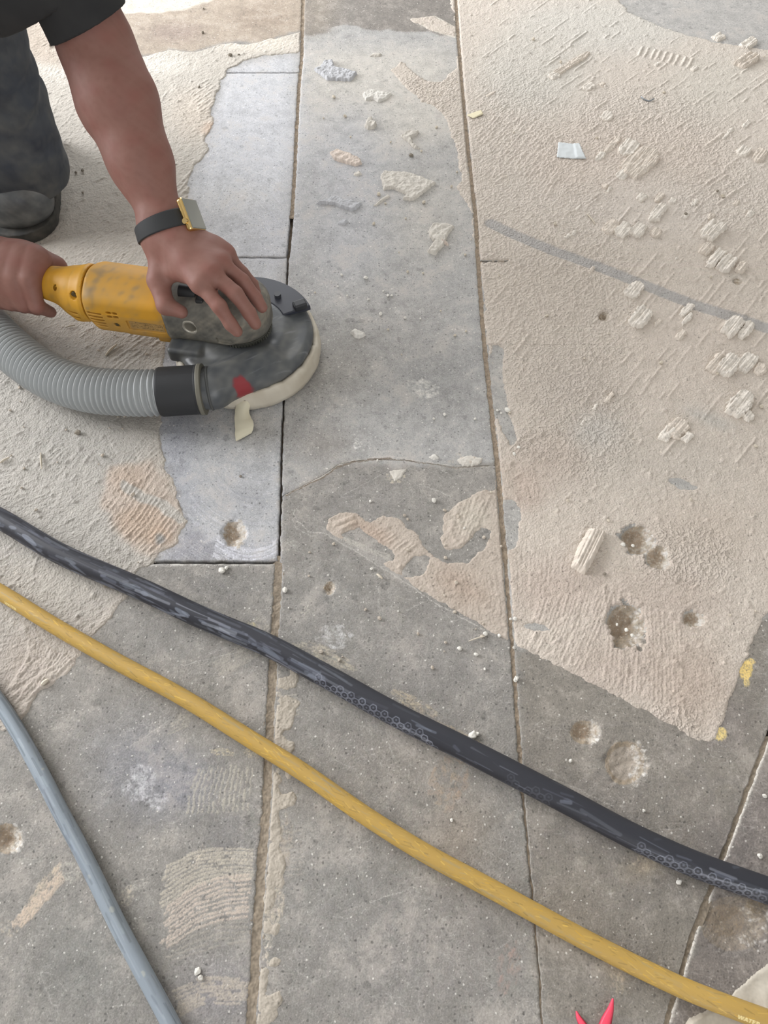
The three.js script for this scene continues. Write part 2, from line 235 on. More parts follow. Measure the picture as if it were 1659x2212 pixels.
// --- where the old tile adhesive still covers the slabs
const mask = plan(0.00125), Q = mask.g;
Q.fillStyle = '#000'; Q.fillRect(X0, Z0, 9, 9);
const A_ = (p, v = '#fff') => fill(mask, p, v);
A_([[960, -60], [1900, -60], [1900, 1320], [1659, 1320], [1622, 1400], [1590, 1478], [1562, 1560], [1545, 1600], [1520, 1606], [1440, 1562], [1300, 1490], [1200, 1438], [1112, 1394], [1062, 1366], [1000, 1330], [930, 1290], [870, 1248], [800, 1205], [760, 1180], [712, 1150], [700, 1138], [716, 1118], [745, 1104], [775, 1108], [790, 1128], [828, 1112], [860, 1120], [890, 1142], [910, 1155], [912, 1185], [925, 1190], [960, 1215], [1010, 1215], [1050, 1180], [1062, 1150], [1040, 1140], [1000, 1185], [965, 1190], [950, 1170], [960, 1110], [985, 1090], [1030, 1062], [1056, 1055], [1068, 1070], [1068, 900], [1040, 600], [1022, 500], [1018, 455], [985, 405], [1000, 380], [985, 320], [968, 270], [945, 235], [905, 215], [870, 185], [845, 150], [870, 130], [900, 165], [950, 180], [985, 150], [990, 80]]);
// bare grey patches inside it
for (const p of [[[1062, 745], [1086, 755], [1088, 830], [1100, 900], [1118, 950], [1106, 968], [1085, 930], [1068, 880]], [[1290, -60], [1760, -60], [1760, 160], [1659, 108], [1540, 92], [1440, 62], [1360, 30]],
  [[735, 1152], [775, 1142], [850, 1195], [852, 1212], [815, 1215]], [[895, 1200], [930, 1205], [918, 1240], [880, 1245], [866, 1235]],
  [[1078, 1085], [1110, 1078], [1122, 1100], [1115, 1185], [1092, 1188]], [[1440, 1032], [1485, 1040], [1515, 1056], [1480, 1058], [1445, 1042]], [[1115, 1348], [1165, 1350], [1215, 1364], [1150, 1362]]]) A_(p, '#000');
// grey stripe where a cable was laid
{ const s = [[1050, 478], [1110, 508], [1200, 545], [1300, 580], [1400, 620], [1500, 660], [1600, 690], [1700, 726]]; void s; }
// left column
A_([[-300, 160], [60, 140], [130, 160], [240, 150], [310, 124], [365, 108], [420, 114], [480, 95], [540, 96], [600, 82], [654, 66], [652, 112], [560, 122], [492, 150], [470, 200], [455, 235], [462, 270], [440, 300], [452, 325], [418, 360], [405, 400], [410, 440], [395, 500], [400, 560], [390, 640], [356, 745], [350, 800], [352, 870], [345, 960], [356, 1000], [380, 1055], [402, 1128], [385, 1175], [345, 1200], [330, 1214], [296, 1232], [280, 1290], [240, 1330], [228, 1350], [195, 1375], [172, 1430], [110, 1482], [95, 1492], [42, 1562], [-60, 1600], [-500, 1500]]);
A_([[170, 60], [300, 130], [250, 170], [100, 175], [-100, 100], [-100, -60], [100, -60]]);
A_([[985, 990], [1012, 982], [1046, 990], [1040, 1006], [1000, 1008]]);
A_([[886, 42], [940, 34], [985, 60], [984, 80], [930, 66]]);
for (let i = 0; i < 150; i++) { const t = rnd(), y = lerp(1440, 2230, t), xj = lerp(590, 543, (y - 1430) / 782), w = rnd() ** 2; ell(mask, xj + 14 + w * 46, y, rr(3, 13), rr(5, 20), '#fff', 0, rr(-0.3, 0.3)); }
const maskRaw = mask.read(), MW = mask.w, MH = mask.h, mk = new Float32Array(MW * MH);
for (let i = 0; i < mk.length; i++) mk[i] = maskRaw[i * 4] / 255;
function blurArr(a, w, h, r) { const b = new Float32Array(a.length), n = 2 * r + 1; for (let y = 0; y < h; y++) { let s = 0; for (let x = -r; x <= r; x++) s += a[y * w + clamp(x, 0, w - 1)]; for (let x = 0; x < w; x++) { b[y * w + x] = s / n; s += a[y * w + Math.min(w - 1, x + r + 1)] - a[y * w + Math.max(0, x - r)]; } } for (let x = 0; x < w; x++) { let s = 0; for (let y = -r; y <= r; y++) s += b[clamp(y, 0, h - 1) * w + x]; for (let y = 0; y < h; y++) { a[y * w + x] = s / n; s += b[Math.min(h - 1, y + r + 1) * w + x] - b[Math.max(0, y - r) * w + x]; } } }
blurArr(mk, MW, MH, 3); blurArr(mk, MW, MH, 2);
function maskAt(x, z) { const u = (x - X0) / 0.00125 - 0.5, v = (z - Z0) / 0.00125 - 0.5, i = clamp(u | 0, 0, MW - 2), j = clamp(v | 0, 0, MH - 2), f = clamp(u - i), g = clamp(v - j), k = j * MW + i; return lerp(lerp(mk[k], mk[k + 1], f), lerp(mk[k + MW], mk[k + MW + 1], f), g); }

// --- colour of the adhesive
const coat = plan(0.0025), CG = coat.g; CG.fillStyle = '#c6b9aa'; CG.fillRect(X0, Z0, 9, 9);
const CP_ = (p, c, b = 0.02) => fill(coat, p, c, b), CE = (x, y, rx, ry, c, b = 0.03, r = 0) => ell(coat, x, y, rx, ry, c, b, r);
CP_([[1000, -60], [1800, -60], [1800, 500], [1030, 500]], '#cec2b4', 0.05); CE(1300, 60, 200, 60, '#cbc5ba'); CE(1350, 350, 220, 90, '#cfc0b1'); CE(1400, 450, 160, 60, '#cdc1b4'); CE(1150, 150, 120, 90, '#c9c2b6'); CE(1550, 180, 100, 70, '#cbc2b4');
CE(1200, 650, 130, 110, '#c0b3a4'); CE(1250, 850, 120, 70, '#bcafa1'); CE(1500, 760, 140, 120, '#c8baab'); CE(1300, 940, 60, 40, '#bdb4a8', 0.02); CE(1400, 1000, 200, 60, '#beb3a5'); CE(1180, 1000, 80, 60, '#baaa9b', 0.02);
CE(1120, 1060, 50, 50, '#bba898', 0.01); CE(1200, 1270, 110, 60, '#bcaa9b', 0.02); CE(1420, 1300, 140, 80, '#bcac9d', 0.02); CE(1350, 1440, 130, 70, '#b9a899', 0.02); CE(1500, 1480, 70, 90, '#b6a392', 0.02); CE(1500, 1150, 120, 60, '#c0b1a1', 0.02);
CP_([[640, 1100], [1110, 1000], [1110, 1400], [700, 1200]], '#b7a898', 0.008); CE(800, 1150, 60, 20, '#b19b88', 0.008, 0.5); CE(1000, 1270, 70, 30, '#ad9987', 0.01, 0.5); CE(1020, 1120, 40, 40, '#bcb1a0', 0.01);
CP_([[-400, 60], [655, 40], [655, 560], [400, 560], [360, 740], [-400, 740]], '#c0b8ab', 0.03); CE(250, 140, 160, 30, '#d4cdc0', 0.02); CE(560, 95, 90, 18, '#d2c8b8', 0.01); CE(420, 250, 50, 60, '#cdc0af', 0.02); CE(460, 280, 22, 16, '#d2b8a0', 0.006); CE(430, 475, 28, 26, '#cab7a2', 0.01); CE(320, 430, 70, 80, '#bdb4a6', 0.03);
CP_([[-400, 700], [356, 740], [345, 980], [400, 1130], [300, 1260], [-400, 1260]], '#aba69d', 0.02); CE(230, 480, 90, 60, '#aba397', 0.03); CE(180, 950, 110, 60, '#a5a199', 0.03); CE(80, 1060, 90, 60, '#ada89f', 0.03); CE(300, 930, 40, 60, '#aba59c', 0.02); CE(320, 1040, 50, 40, '#b8ab9c', 0.01);
CP_([[235, 1010], [330, 1000], [380, 1070], [398, 1130], [375, 1180], [320, 1205], [270, 1165], [215, 1090]], '#b5a494', 0.004); CE(280, 1040, 40, 30, '#b5a08d', 0.006); CE(310, 1130, 60, 40, '#b29b86', 0.006); CE(345, 1160, 26, 20, '#b99d84', 0.006);
line(coat, [[268, 1050], [300, 1072], [350, 1090], [390, 1120]], '#b0aaa0', 0.014); CE(345, 1167, 12, 12, '#8d8b86', 0.002);
CP_([[-400, 1215], [300, 1225], [230, 1340], [100, 1480], [0, 1580], [-400, 1580]], '#a8a197', 0.02); CE(60, 1430, 70, 60, '#ab9e91', 0.02); CE(110, 1270, 110, 40, '#b2ab9f', 0.02); CE(40, 1500, 40, 30, '#a39588', 0.015);
line(coat, [[605, 1440], [590, 1750], [560, 2230]], '#b0a594', 0.06); CE(230, 20, 90, 40, '#d6cdc0', 0.006); CP_([[30, 20], [110, 40], [140, 150], [60, 130]], '#b3a493', 0.01);
CE(1285, 935, 44, 34, '#bdb5aa', 0.012); CE(1530, 905, 60, 10, '#b3aea4', 0.008, 0.4);
const coatD = coat.read(); stage('coat');

// --- relief of the adhesive painted as ridges (height map) : trowel combs, scraper ridges
const rel = plan(0.0009), R = rel.g; R.fillStyle = '#000'; R.fillRect(X0, Z0, 9, 9);
const ridge = (v) => `rgba(255,255,255,${v})`;
comb(rel, [[1165, 1290], [1150, 1340], [1120, 1395]], [[1330, 1260], [1300, 1350], [1258, 1452]], 19, ridge(0.6), 0.0013, 0.0007, 0.1);
comb(rel, [[1300, 1260], [1310, 1380], [1300, 1470]], [[1470, 1330], [1475, 1440], [1480, 1550]], 19, ridge(0.6), 0.0013, 0.0008, 0.12);
comb(rel, [[1280, 1205], [1420, 1235], [1560, 1290], [1640, 1310]], [[1450, 1390], [1500, 1400], [1560, 1425], [1610, 1440]], 15, ridge(0.55), 0.0015, 0.0007, 0.12);
comb(rel, [[1470, 1390], [1540, 1410], [1600, 1430]], [[1455, 1545], [1500, 1570], [1550, 1585]], 13, ridge(0.6), 0.0017, 0.0006, 0.06);
comb(rel, [[1100, 1195], [1105, 1280]], [[1250, 1200], [1235, 1290]], 16, ridge(0.45), 0.0012, 0.0007, 0.2);
comb(rel, [[905, 1240], [935, 1278]], [[1070, 1235], [1085, 1330]], 18, ridge(0.45), 0.0016, 0.0006, 0.15);
comb(rel, [[795, 1150], [815, 1140]], [[880, 1200], [905, 1180]], 9, ridge(0.5), 0.0018, 0.0004, 0.1);
comb(rel, [[718, 1128], [762, 1112]], [[735, 1148], [772, 1134]], 4, ridge(0.6), 0.0028, 0.0004, 0.05);
comb(rel, [[1082, 1005], [1095, 1050], [1110, 1085]], [[1150, 1005], [1160, 1040], [1165, 1075]], 9, ridge(0.5), 0.0018, 0.0005, 0.1);
comb(rel, [[1120, 1020], [1180, 1040]], [[1110, 1090], [1170, 1095]], 6, ridge(0.25), 0.002, 0.001, 0.3);
comb(rel, [[985, 1085], [965, 1150]], [[1062, 1068], [1010, 1195]], 8, ridge(0.45), 0.0026, 0.0012, 0.2);
comb(rel, [[270, 1005], [240, 1060], [205, 1110]], [[395, 1130], [360, 1175], [325, 1205]], 17, ridge(0.75), 0.0013, 0.0004, 0.06);
comb(rel, [[330, 1000], [300, 1045]], [[375, 1060], [345, 1100]], 5, ridge(0.5), 0.0016, 0.0004, 0.06);
comb(rel, [[60, 1380], [62, 1420], [10, 1500]], [[165, 1420], [130, 1455], [40, 1560]], 15, ridge(1), 0.0016, 0.0006, 0.08);
comb(rel, [[-20, 1330], [60, 1350]], [[-20, 1420], [60, 1390]], 7, ridge(0.3), 0.002, 0.001, 0.3);
comb(rel, [[200, 1290], [190, 1330]], [[280, 1300], [240, 1335]], 8, ridge(0.3), 0.0016, 0.0006, 0.3);
comb(rel, [[350, 900], [250, 1010], [220, 1070]], [[345, 990], [310, 1020], [270, 1060]], 8, ridge(0.4), 0.0016, 0.0006, 0.3);
comb(rel, [[195, 990], [160, 1040]], [[110, 960], [60, 1000]], 7, ridge(0.4), 0.002, 0.0012, 0.4);
comb(rel, [[0, 1000], [60, 990]], [[0, 1090], [80, 1070]], 7, ridge(0.3), 0.002, 0.0012, 0.4);
comb(rel, [[370, 180], [440, 240]], [[355, 230], [425, 290]], 12, ridge(0.5), 0.002, 0.0008, 0.4);
comb(rel, [[400, 200], [450, 170]], [[440, 250], [480, 215]], 9, ridge(0.4), 0.0022, 0.001, 0.4);
comb(rel, [[380, 400], [430, 350]], [[390, 460], [440, 400]], 5, ridge(0.5), 0.0024, 0.0008, 0.3);
comb(rel, [[230, 760], [330, 700]], [[240, 830], [345, 740]], 6, ridge(0.45), 0.0026, 0.001, 0.4);
comb(rel, [[1370, 120], [1380, 100]], [[1490, 150], [1500, 130]], 9, ridge(0.7), 0.004, 0.001, 0.05);
comb(rel, [[1020, 300], [1090, 230]], [[1180, 430], [1250, 330]], 26, ridge(0.35), 0.003, 0.0012, 0.5);
// thin scraper ridges, all running the same way
for (let i = 0; i < 330; i++) { const x = rr(1020, 1690), y = rr(-20, 1000), l = rr(8, 46), s = l * (y < 450 ? 0.72 : 1.25), v = rr(0.25, 0.8); if (x < 1250 && y > 350 && rnd() < 0.6) continue; line(rel, [[x, y], [x + l, y - s]], ridge(v), rr(0.001, 0.003), 0.0006); }
for (let i = 0; i < 160; i++) { const x = rr(-100, 400), y = rr(150, 1300), l = rr(8, 40), a = rr(-1.3, -0.3) + (rnd() < 0.2 ? 1.2 : 0); line(rel, [[x, y], [x + Math.cos(a) * l, y + Math.sin(a) * l]], ridge(rr(0.2, 0.6)), rr(0.001, 0.0026), 0.0009); }
for (let i = 0; i < 900; i++) { const x = rr(-60, 1680), y = rr(-20, 1560), [X, Z] = F(x, y); R.fillStyle = ridge(rr(0.2, 0.75)); R.beginPath(); R.ellipse(X, Z, rr(0.001, 0.003), rr(0.001, 0.0024), rnd() * 3, 0, 6.3); R.fill(); }
const relRaw = rel.read(), RW = rel.w, RH = rel.h, rl = new Float32Array(RW * RH);
for (let i = 0; i < rl.length; i++) rl[i] = relRaw[i * 4] / 255;
blurArr(rl, RW, RH, 1);
function relAt(x, z) { const u = (x - X0) / 0.0009 - 0.5, v = (z - Z0) / 0.0009 - 0.5, i = clamp(u | 0, 0, RW - 2), j = clamp(v | 0, 0, RH - 2), f = clamp(u - i), g = clamp(v - j), k = j * RW + i; return lerp(lerp(rl[k], rl[k + 1], f), lerp(rl[k + RW], rl[k + RW + 1], f), g); }
stage('relief');

// areas of wormy suction texture
const WORM = [[1170, 560, 190, 420], [1110, 330, 90, 160], [930, 200, 70, 60], [1250, 900, 120, 140], [1400, 300, 190, 110], [1560, 420, 110, 90], [985, 340, 20, 100], [1480, 1200, 110, 70], [1450, 1560, 60, 40], [1160, 960, 70, 40]].map(([x, y, rx, ry]) => { const c = F(x, y), a = F(x + rx, y), b = F(x, y - ry), e = F(x, y + ry); return [c[0], (b[1] + e[1]) / 2, a[0] - c[0], Math.abs(e[1] - b[1]) / 2]; });
function wormAt(x, z) { let m = 0; for (const w of WORM) { const a = (x - w[0]) / w[2], b = (z - w[1]) / w[3], d = a * a + b * b; if (d < 1.6) m = Math.max(m, 1 - sstep(0.3, 1.6, d)); } return m; }
function pitAt(x, z) { // how deep a broken hole is here
  let d = 0;
  for (const p of pits) { const a = (x - p.x) / p.rx, b = (z - p.z) / p.rz; if (Math.abs(a) > 1.5 || Math.abs(b) > 1.5) continue; const r = Math.hypot(a, b) + 0.28 * nz(x / 0.016 + p.i, z / 0.016) + 0.16 * nz(x / 0.006, z / 0.006 + p.i); if (r < 1) d = Math.max(d, p.d * (sstep(1, 0.72, r) * 0.55 + sstep(0.8, 0.1, r) * 0.45) * (1 + 0.35 * nz(x / 0.007, z / 0.007))); }
  return d;
}
const STRIPE = [[1060, 484], [1110, 508], [1200, 545], [1300, 580], [1400, 620], [1500, 660], [1600, 690], [1700, 726]].map((p) => F(...p));
function stripeAt(x, z) { if (z > STRIPE[7][1] + 0.05 || z < STRIPE[0][1] - 0.05 || x < STRIPE[0][0] - 0.03) return 0; let d = 1; for (let i = 0; i < 7; i++) { const a = STRIPE[i], b = STRIPE[i + 1], ex = b[0] - a[0], ez = b[1] - a[1], t = clamp(((x - a[0]) * ex + (z - a[1]) * ez) / (ex * ex + ez * ez)); d = Math.min(d, Math.hypot(x - a[0] - ex * t, z - a[1] - ez * t)); } return sstep(0.0135, 0.0085, d + 0.0012 * nz(x / 0.004, z / 0.004)); }
function coatMacro(x, z) { // surface of the adhesive above the slab, below zero where there is none
  const wa = z > -0.75 && x > -0.12 ? 0.0018 : 0.005, wx = x + wa * nz(x / 0.025, z / 0.025) + 0.0022 * nz(x / 0.007, z / 0.007 + 9), wz = z + wa * nz(x / 0.025 + 31, z / 0.025) + 0.0022 * nz(x / 0.007 + 17, z / 0.007);
  const m = maskAt(wx, wz) + 0.05 * nz(x / 0.004, z / 0.004), e = sstep(0.3, 0.75, m);
  if (m < 0.2) return -0.003;
  let h = lerp(-0.0018, z > -0.6 ? 0.0008 : 0.0013, e);
  if (e > 0.02) {
    const left = x < -0.1, sp = stripeAt(x, z), w = wormAt(x, z) * (1 - sp), n1 = nz(x / 0.0075, z / 0.0075), n2 = nrot(x, z, 0.0046, 3);
    h += e * ((1 - Math.abs(n1) * 2.2) * 0.0008 * w + (1 - Math.abs(n2) * 2.2) * 0.0005 * w + 0.0005 * nz(x / 0.02, z / 0.02) + 0.0004 * nrot(x, z, 0.009, 5) + 0.0005 * nrot(x, z, 0.004, 11) * (left ? 1.2 : 0.7));
    h += e * relAt(x, z) * (left ? 0.0024 : 0.0032) * (1 - sp) - 0.001 * sp * e;
    // sparse crumbs stuck in it
    const c = nrot(x, z, 0.011, 21); if (c > 0.5) h += e * (c - 0.5) * 0.006 * (1 - sp);
  }
  const bz = Math.abs(x - jx(WB, z)), jb = sstep(0.0045 + 0.0012 * nz(z / 0.012, 3), 0.0022, bz); h = lerp(h, -0.004, jb);
  const az = Math.abs(x - jx(WA, z)), ja = sstep(halfA(z) + 0.0015, halfA(z), az); h = lerp(h, -0.004, ja);
  if (x > jx(WB, z) && x < jx(WB, z) + 0.05) { const q = sstep(0.003, 0.0015, Math.abs(z - zB1 + 0.0012 * nz(x / 0.01, 7))); h = lerp(h, -0.003, q); }
  const p = pitAt(x, z); if (p > 0.0003) h -= p * 1.6 + 0.001;
  return h;
}
function coatFine(x, z, w) { const a = Math.abs(nz(x / 0.0075, z / 0.0075)), b = Math.abs(nrot(x, z, 0.0052, 3)), k = 0.1 + 0.9 * w; return 0.36 + 0.11 * nrot(x, z, 0.0025, 2) + 0.1 * nz(x / 0.0014, z / 0.0014) + k * (0.3 * Math.max(0, 1 - a * 5) + 0.24 * Math.max(0, 1 - b * 5)) + 0.08 * nz(x / 0.005, z / 0.005) + 0.22 * relAt(x, z); }

function sampleC(D, W, H, step, x, z, o) { const u = (x - X0) / step - 0.5, v = (z - Z0) / step - 0.5, i = clamp(u | 0, 0, W - 2), j = clamp(v | 0, 0, H - 2), f = clamp(u - i), g = clamp(v - j), k = (j * W + i) * 4, k2 = k + W * 4; for (let c = 0; c < 3; c++) o[c] = lerp(lerp(D[k + c], D[k + 4 + c], f), lerp(D[k2 + c], D[k2 + 4 + c], f), g); }
const o3 = [0, 0, 0];
// rgb (0..255) and fine height (0..1) of the bare slab
function slabShade(x, z, out) {
  const n20 = nz(x / 0.02, z / 0.02), n6 = nrot(x, z, 0.006, 4), n2 = nz(x / 0.0021, z / 0.0021), n1 = nrot(x, z, 0.0012, 8), n60 = nrot(x, z, 0.06, 2);
  sampleC(baseD, base.w, base.h, 0.0025, x + 0.006 * n20 + 0.002 * n6, z + 0.006 * nz(x / 0.02 + 13, z / 0.02) + 0.002 * n2, o3);
  let r = o3[0], g = o3[1], b = o3[2], h = 0.5 + 0.1 * n2 + 0.08 * n1;
  const nf = nz(x / 0.0009 + 3, z / 0.0009), m = 1 + 0.08 * n2 + 0.1 * n1 + 0.08 * nf + 0.055 * n6 + 0.07 * n20 + 0.05 * n60; r *= m; g *= m; b *= m;
  // warm dust film in patches
  const d = sstep(0.05, 0.75, n60 * 0.7 + n20 * 0.55 + 0.3 * n6 + 0.25 * n2) * 0.34; r = lerp(r, 180, d); g = lerp(g, 171, d); b = lerp(b, 162, d);
  // web of fine pale scuffs
  const web = (Math.max(0, 1 - Math.abs(nrot(x, z, 0.011, 6)) * 15) + Math.max(0, 1 - Math.abs(nz(x / 0.017 + 2, z / 0.006)) * 17)) * clamp(0.35 + 1.1 * nrot(x, z, 0.045, 12) + 0.5 * n6) * 0.3; if (web > 0) { r = lerp(r, 208, web); g = lerp(g, 203, web); b = lerp(b, 196, web); }
  // aggregate in the terrazzo
  let s = 0.0052, i = Math.floor(x / s), j = Math.floor(z / s), q = h2(i, j, 1);
  if (q < 0.34) { const cx = (i + 0.35 + 0.3 * h2(i, j, 2)) * s, cz = (j + 0.35 + 0.3 * h2(i, j, 3)) * s, rad = s * (0.1 + 0.22 * h2(i, j, 4) ** 2), dd = Math.hypot(x - cx, (z - cz) * (0.8 + 0.5 * h2(i, j, 6))) + 0.0007 * n2; if (dd < rad) { const k = q < 0.26 ? 0.72 + 0.16 * h2(i, j, 5) : 1.16, e = sstep(rad, rad * 0.6, dd); r *= lerp(1, k, e); g *= lerp(1, k, e); b *= lerp(1, k, e); h -= 0.1 * e; } }
  s = 0.019; i = Math.floor(x / s + 0.37); j = Math.floor(z / s + 0.21); q = h2(i, j, 9);
  if (q < 0.12) { const cx = (i - 0.37 + 0.4 + 0.2 * h2(i, j, 10)) * s, cz = (j - 0.21 + 0.4 + 0.2 * h2(i, j, 11)) * s, rad = s * (0.1 + 0.2 * h2(i, j, 12)), dd = Math.hypot((x - cx) * (0.7 + 0.6 * h2(i, j, 14)), z - cz) + 0.0024 * n6; if (dd < rad) { const k = q < 0.08 ? 0.86 : 1.08, e = sstep(rad, rad * 0.8, dd) * 0.7; r *= lerp(1, k, e); g *= lerp(1, k, e); b *= lerp(1, k, e); } }
  // white grains of dust
  s = 0.0075; i = Math.floor(x / s); j = Math.floor(z / s); q = h2(i, j, 20);
  if (q < 0.3) { const cx = (i + 0.2 + 0.6 * h2(i, j, 21)) * s, cz = (j + 0.2 + 0.6 * h2(i, j, 22)) * s, rad = 0.0003 + 0.0009 * h2(i, j, 23) ** 3, dd = Math.hypot(x - cx, z - cz); if (dd < rad) { r = lerp(r, 222, 0.75); g = lerp(g, 218, 0.75); b = lerp(b, 210, 0.75); h += 0.25; } }
  // traced marks
  const u = Math.floor((x + 0.0011 * n6 + 0.0006 * n2 - X0) / 0.0009), v = Math.floor((z + 0.0011 * n20 + 0.0006 * n1 - Z0) / 0.0009);
  if (u >= 0 && v >= 0 && u < marks.w && v < marks.h) { const k = (v * marks.w + u) * 4; let a = marksD[k + 3] / 255; if (a > 0.01) { a = clamp(a * (1 + 0.5 * n2 + 0.4 * n1 + 0.3 * n6)); r = lerp(r, marksD[k], a); g = lerp(g, marksD[k + 1], a); b = lerp(b, marksD[k + 2], a); h += a * 0.12; } }
  out[0] = r; out[1] = g; out[2] = b; out[3] = h;
}
function coatShade(x, z, out) {
  const n20 = nz(x / 0.022, z / 0.022), n6 = nrot(x, z, 0.007, 4), n2 = nz(x / 0.0023, z / 0.0023), n1 = nrot(x, z, 0.0013, 8), n60 = nrot(x, z, 0.07, 2);
  sampleC(coatD, coat.w, coat.h, 0.0025, x + 0.004 * n20, z + 0.004 * nz(x / 0.02 + 13, z / 0.02), o3);
  const m = 1 + 0.045 * n2 + 0.06 * n1 + 0.03 * n6 + 0.025 * n20, p = clamp(0.5 + 0.7 * n60 + 0.5 * n20) * 0.25;
  let r = o3[0] * m, g = o3[1] * m, b = o3[2] * m; r = lerp(r, 200, p * 0.4); g = lerp(g, 190, p * 0.4); b = lerp(b, 180, p * 0.4);
  const sp = stripeAt(x, z) * (0.9 + 0.2 * n1); if (sp > 0) { const g0 = 1 + 0.05 * n1 + 0.04 * n2 + 0.05 * n20; r = lerp(r, 163 * g0, sp * 0.9); g = lerp(g, 160 * g0, sp * 0.9); b = lerp(b, 157 * g0, sp * 0.9); }
  // dark grit and pale grains
  let s = 0.006, i = Math.floor(x / s), j = Math.floor(z / s), q = h2(i, j, 31);
  if (q < 0.2) { const cx = (i + 0.2 + 0.6 * h2(i, j, 32)) * s, cz = (j + 0.2 + 0.6 * h2(i, j, 33)) * s, rad = 0.0004 + 0.0009 * h2(i, j, 34) ** 2; if (Math.hypot(x - cx, z - cz) < rad) { const k = q < 0.13 ? 0.78 : 1.12; r *= k; g *= k; b *= k; } }
  const lu = 0.3 * r + 0.59 * g + 0.11 * b; r = lerp(r, lu + 3, 0.22); g = lerp(g, lu, 0.22); b = lerp(b, lu - 2, 0.22);
  const rg = relAt(x, z); if (rg > 0.1) { const k = 1 + 0.05 * rg; r *= k; g *= k; b *= k; }
  out[0] = r; out[1] = g; out[2] = b; out[3] = coatFine(x, z, wormAt(x, z));
}
function skinTex(shade, bx0, bz0, bx1, bz1, step) {
  const w = Math.min(2048, Math.ceil((bx1 - bx0) / step)), h = Math.min(2048, Math.ceil((bz1 - bz0) / step)), C = new Uint8Array(w * h * 4), H = new Uint8Array(w * h), o = [0, 0, 0, 0];
  for (let y = 0; y < h; y++) { const z = bz0 + (y + 0.5) / h * (bz1 - bz0); for (let x = 0; x < w; x++) { shade(bx0 + (x + 0.5) / w * (bx1 - bx0), z, o); const k = y * w + x; C[k * 4] = clamp(o[0], 0, 255); C[k * 4 + 1] = clamp(o[1], 0, 255); C[k * 4 + 2] = clamp(o[2], 0, 255); C[k * 4 + 3] = 255; H[k] = clamp(o[3] * 255, 0, 255); } }
  return [tex(C, w, h, 4, true), tex(H, w, h, 1, false)];
}

// ---------------------------------------------------------------- the setting
const floor = thing('floor', 'dusty floor of grey terrazzo slabs with old tile adhesive partly ground away', 'floor'); floor.userData.kind = 'structure';
// gritty bed in the joints
function gritTex(c, amp, n = 512, size = 0.16) {
  const C = new Uint8Array(n * n * 4), H = new Uint8Array(n * n);
  for (let y = 0; y < n; y++) for (let x = 0; x < n; x++) { const u = x / n * 64, v = y / n * 64, a = nz(u, v), b = nz(u / 4 + 5, v / 4), d = nz(u / 2, v / 2 + 9), m = 1 + amp * (0.5 * a + 0.6 * b + 0.5 * d), k = y * n + x; for (let q = 0; q < 3; q++) C[k * 4 + q] = clamp(c[q] * m, 0, 255); C[k * 4 + 3] = 255; H[k] = clamp(128 + 60 * a + 60 * d + 40 * b, 0, 255); }
  const t = [tex(C, n, n, 4, true, true), tex(H, n, n, 1, false, true)]; t.forEach((q) => q.repeat.set(1 / size, 1 / size)); return t;
}
const gritMat = (c, amp, bump, rough = 0.95) => { const [a, b] = gritTex(c, amp, 256); return new THREE.MeshStandardMaterial({ map: a, bumpMap: b, bumpScale: bump, roughness: rough }); };
const bedMat = gritMat([126, 112, 96], 0.25, 0.0015), jointMat = gritMat([150, 135, 117], 0.2, 0.0018), jointMat2 = gritMat([142, 130, 114], 0.18, 0.0015);
{ const g = new THREE.BoxGeometry(6.6, 0.1, 8.0); g.translate(0, -0.063, -0.8); const p = g.attributes.position, uv = g.attributes.uv; for (let i = 0; i < p.count; i++) uv.setXY(i, p.getX(i), p.getZ(i)); part('mortar_bed', g, bedMat, floor); }

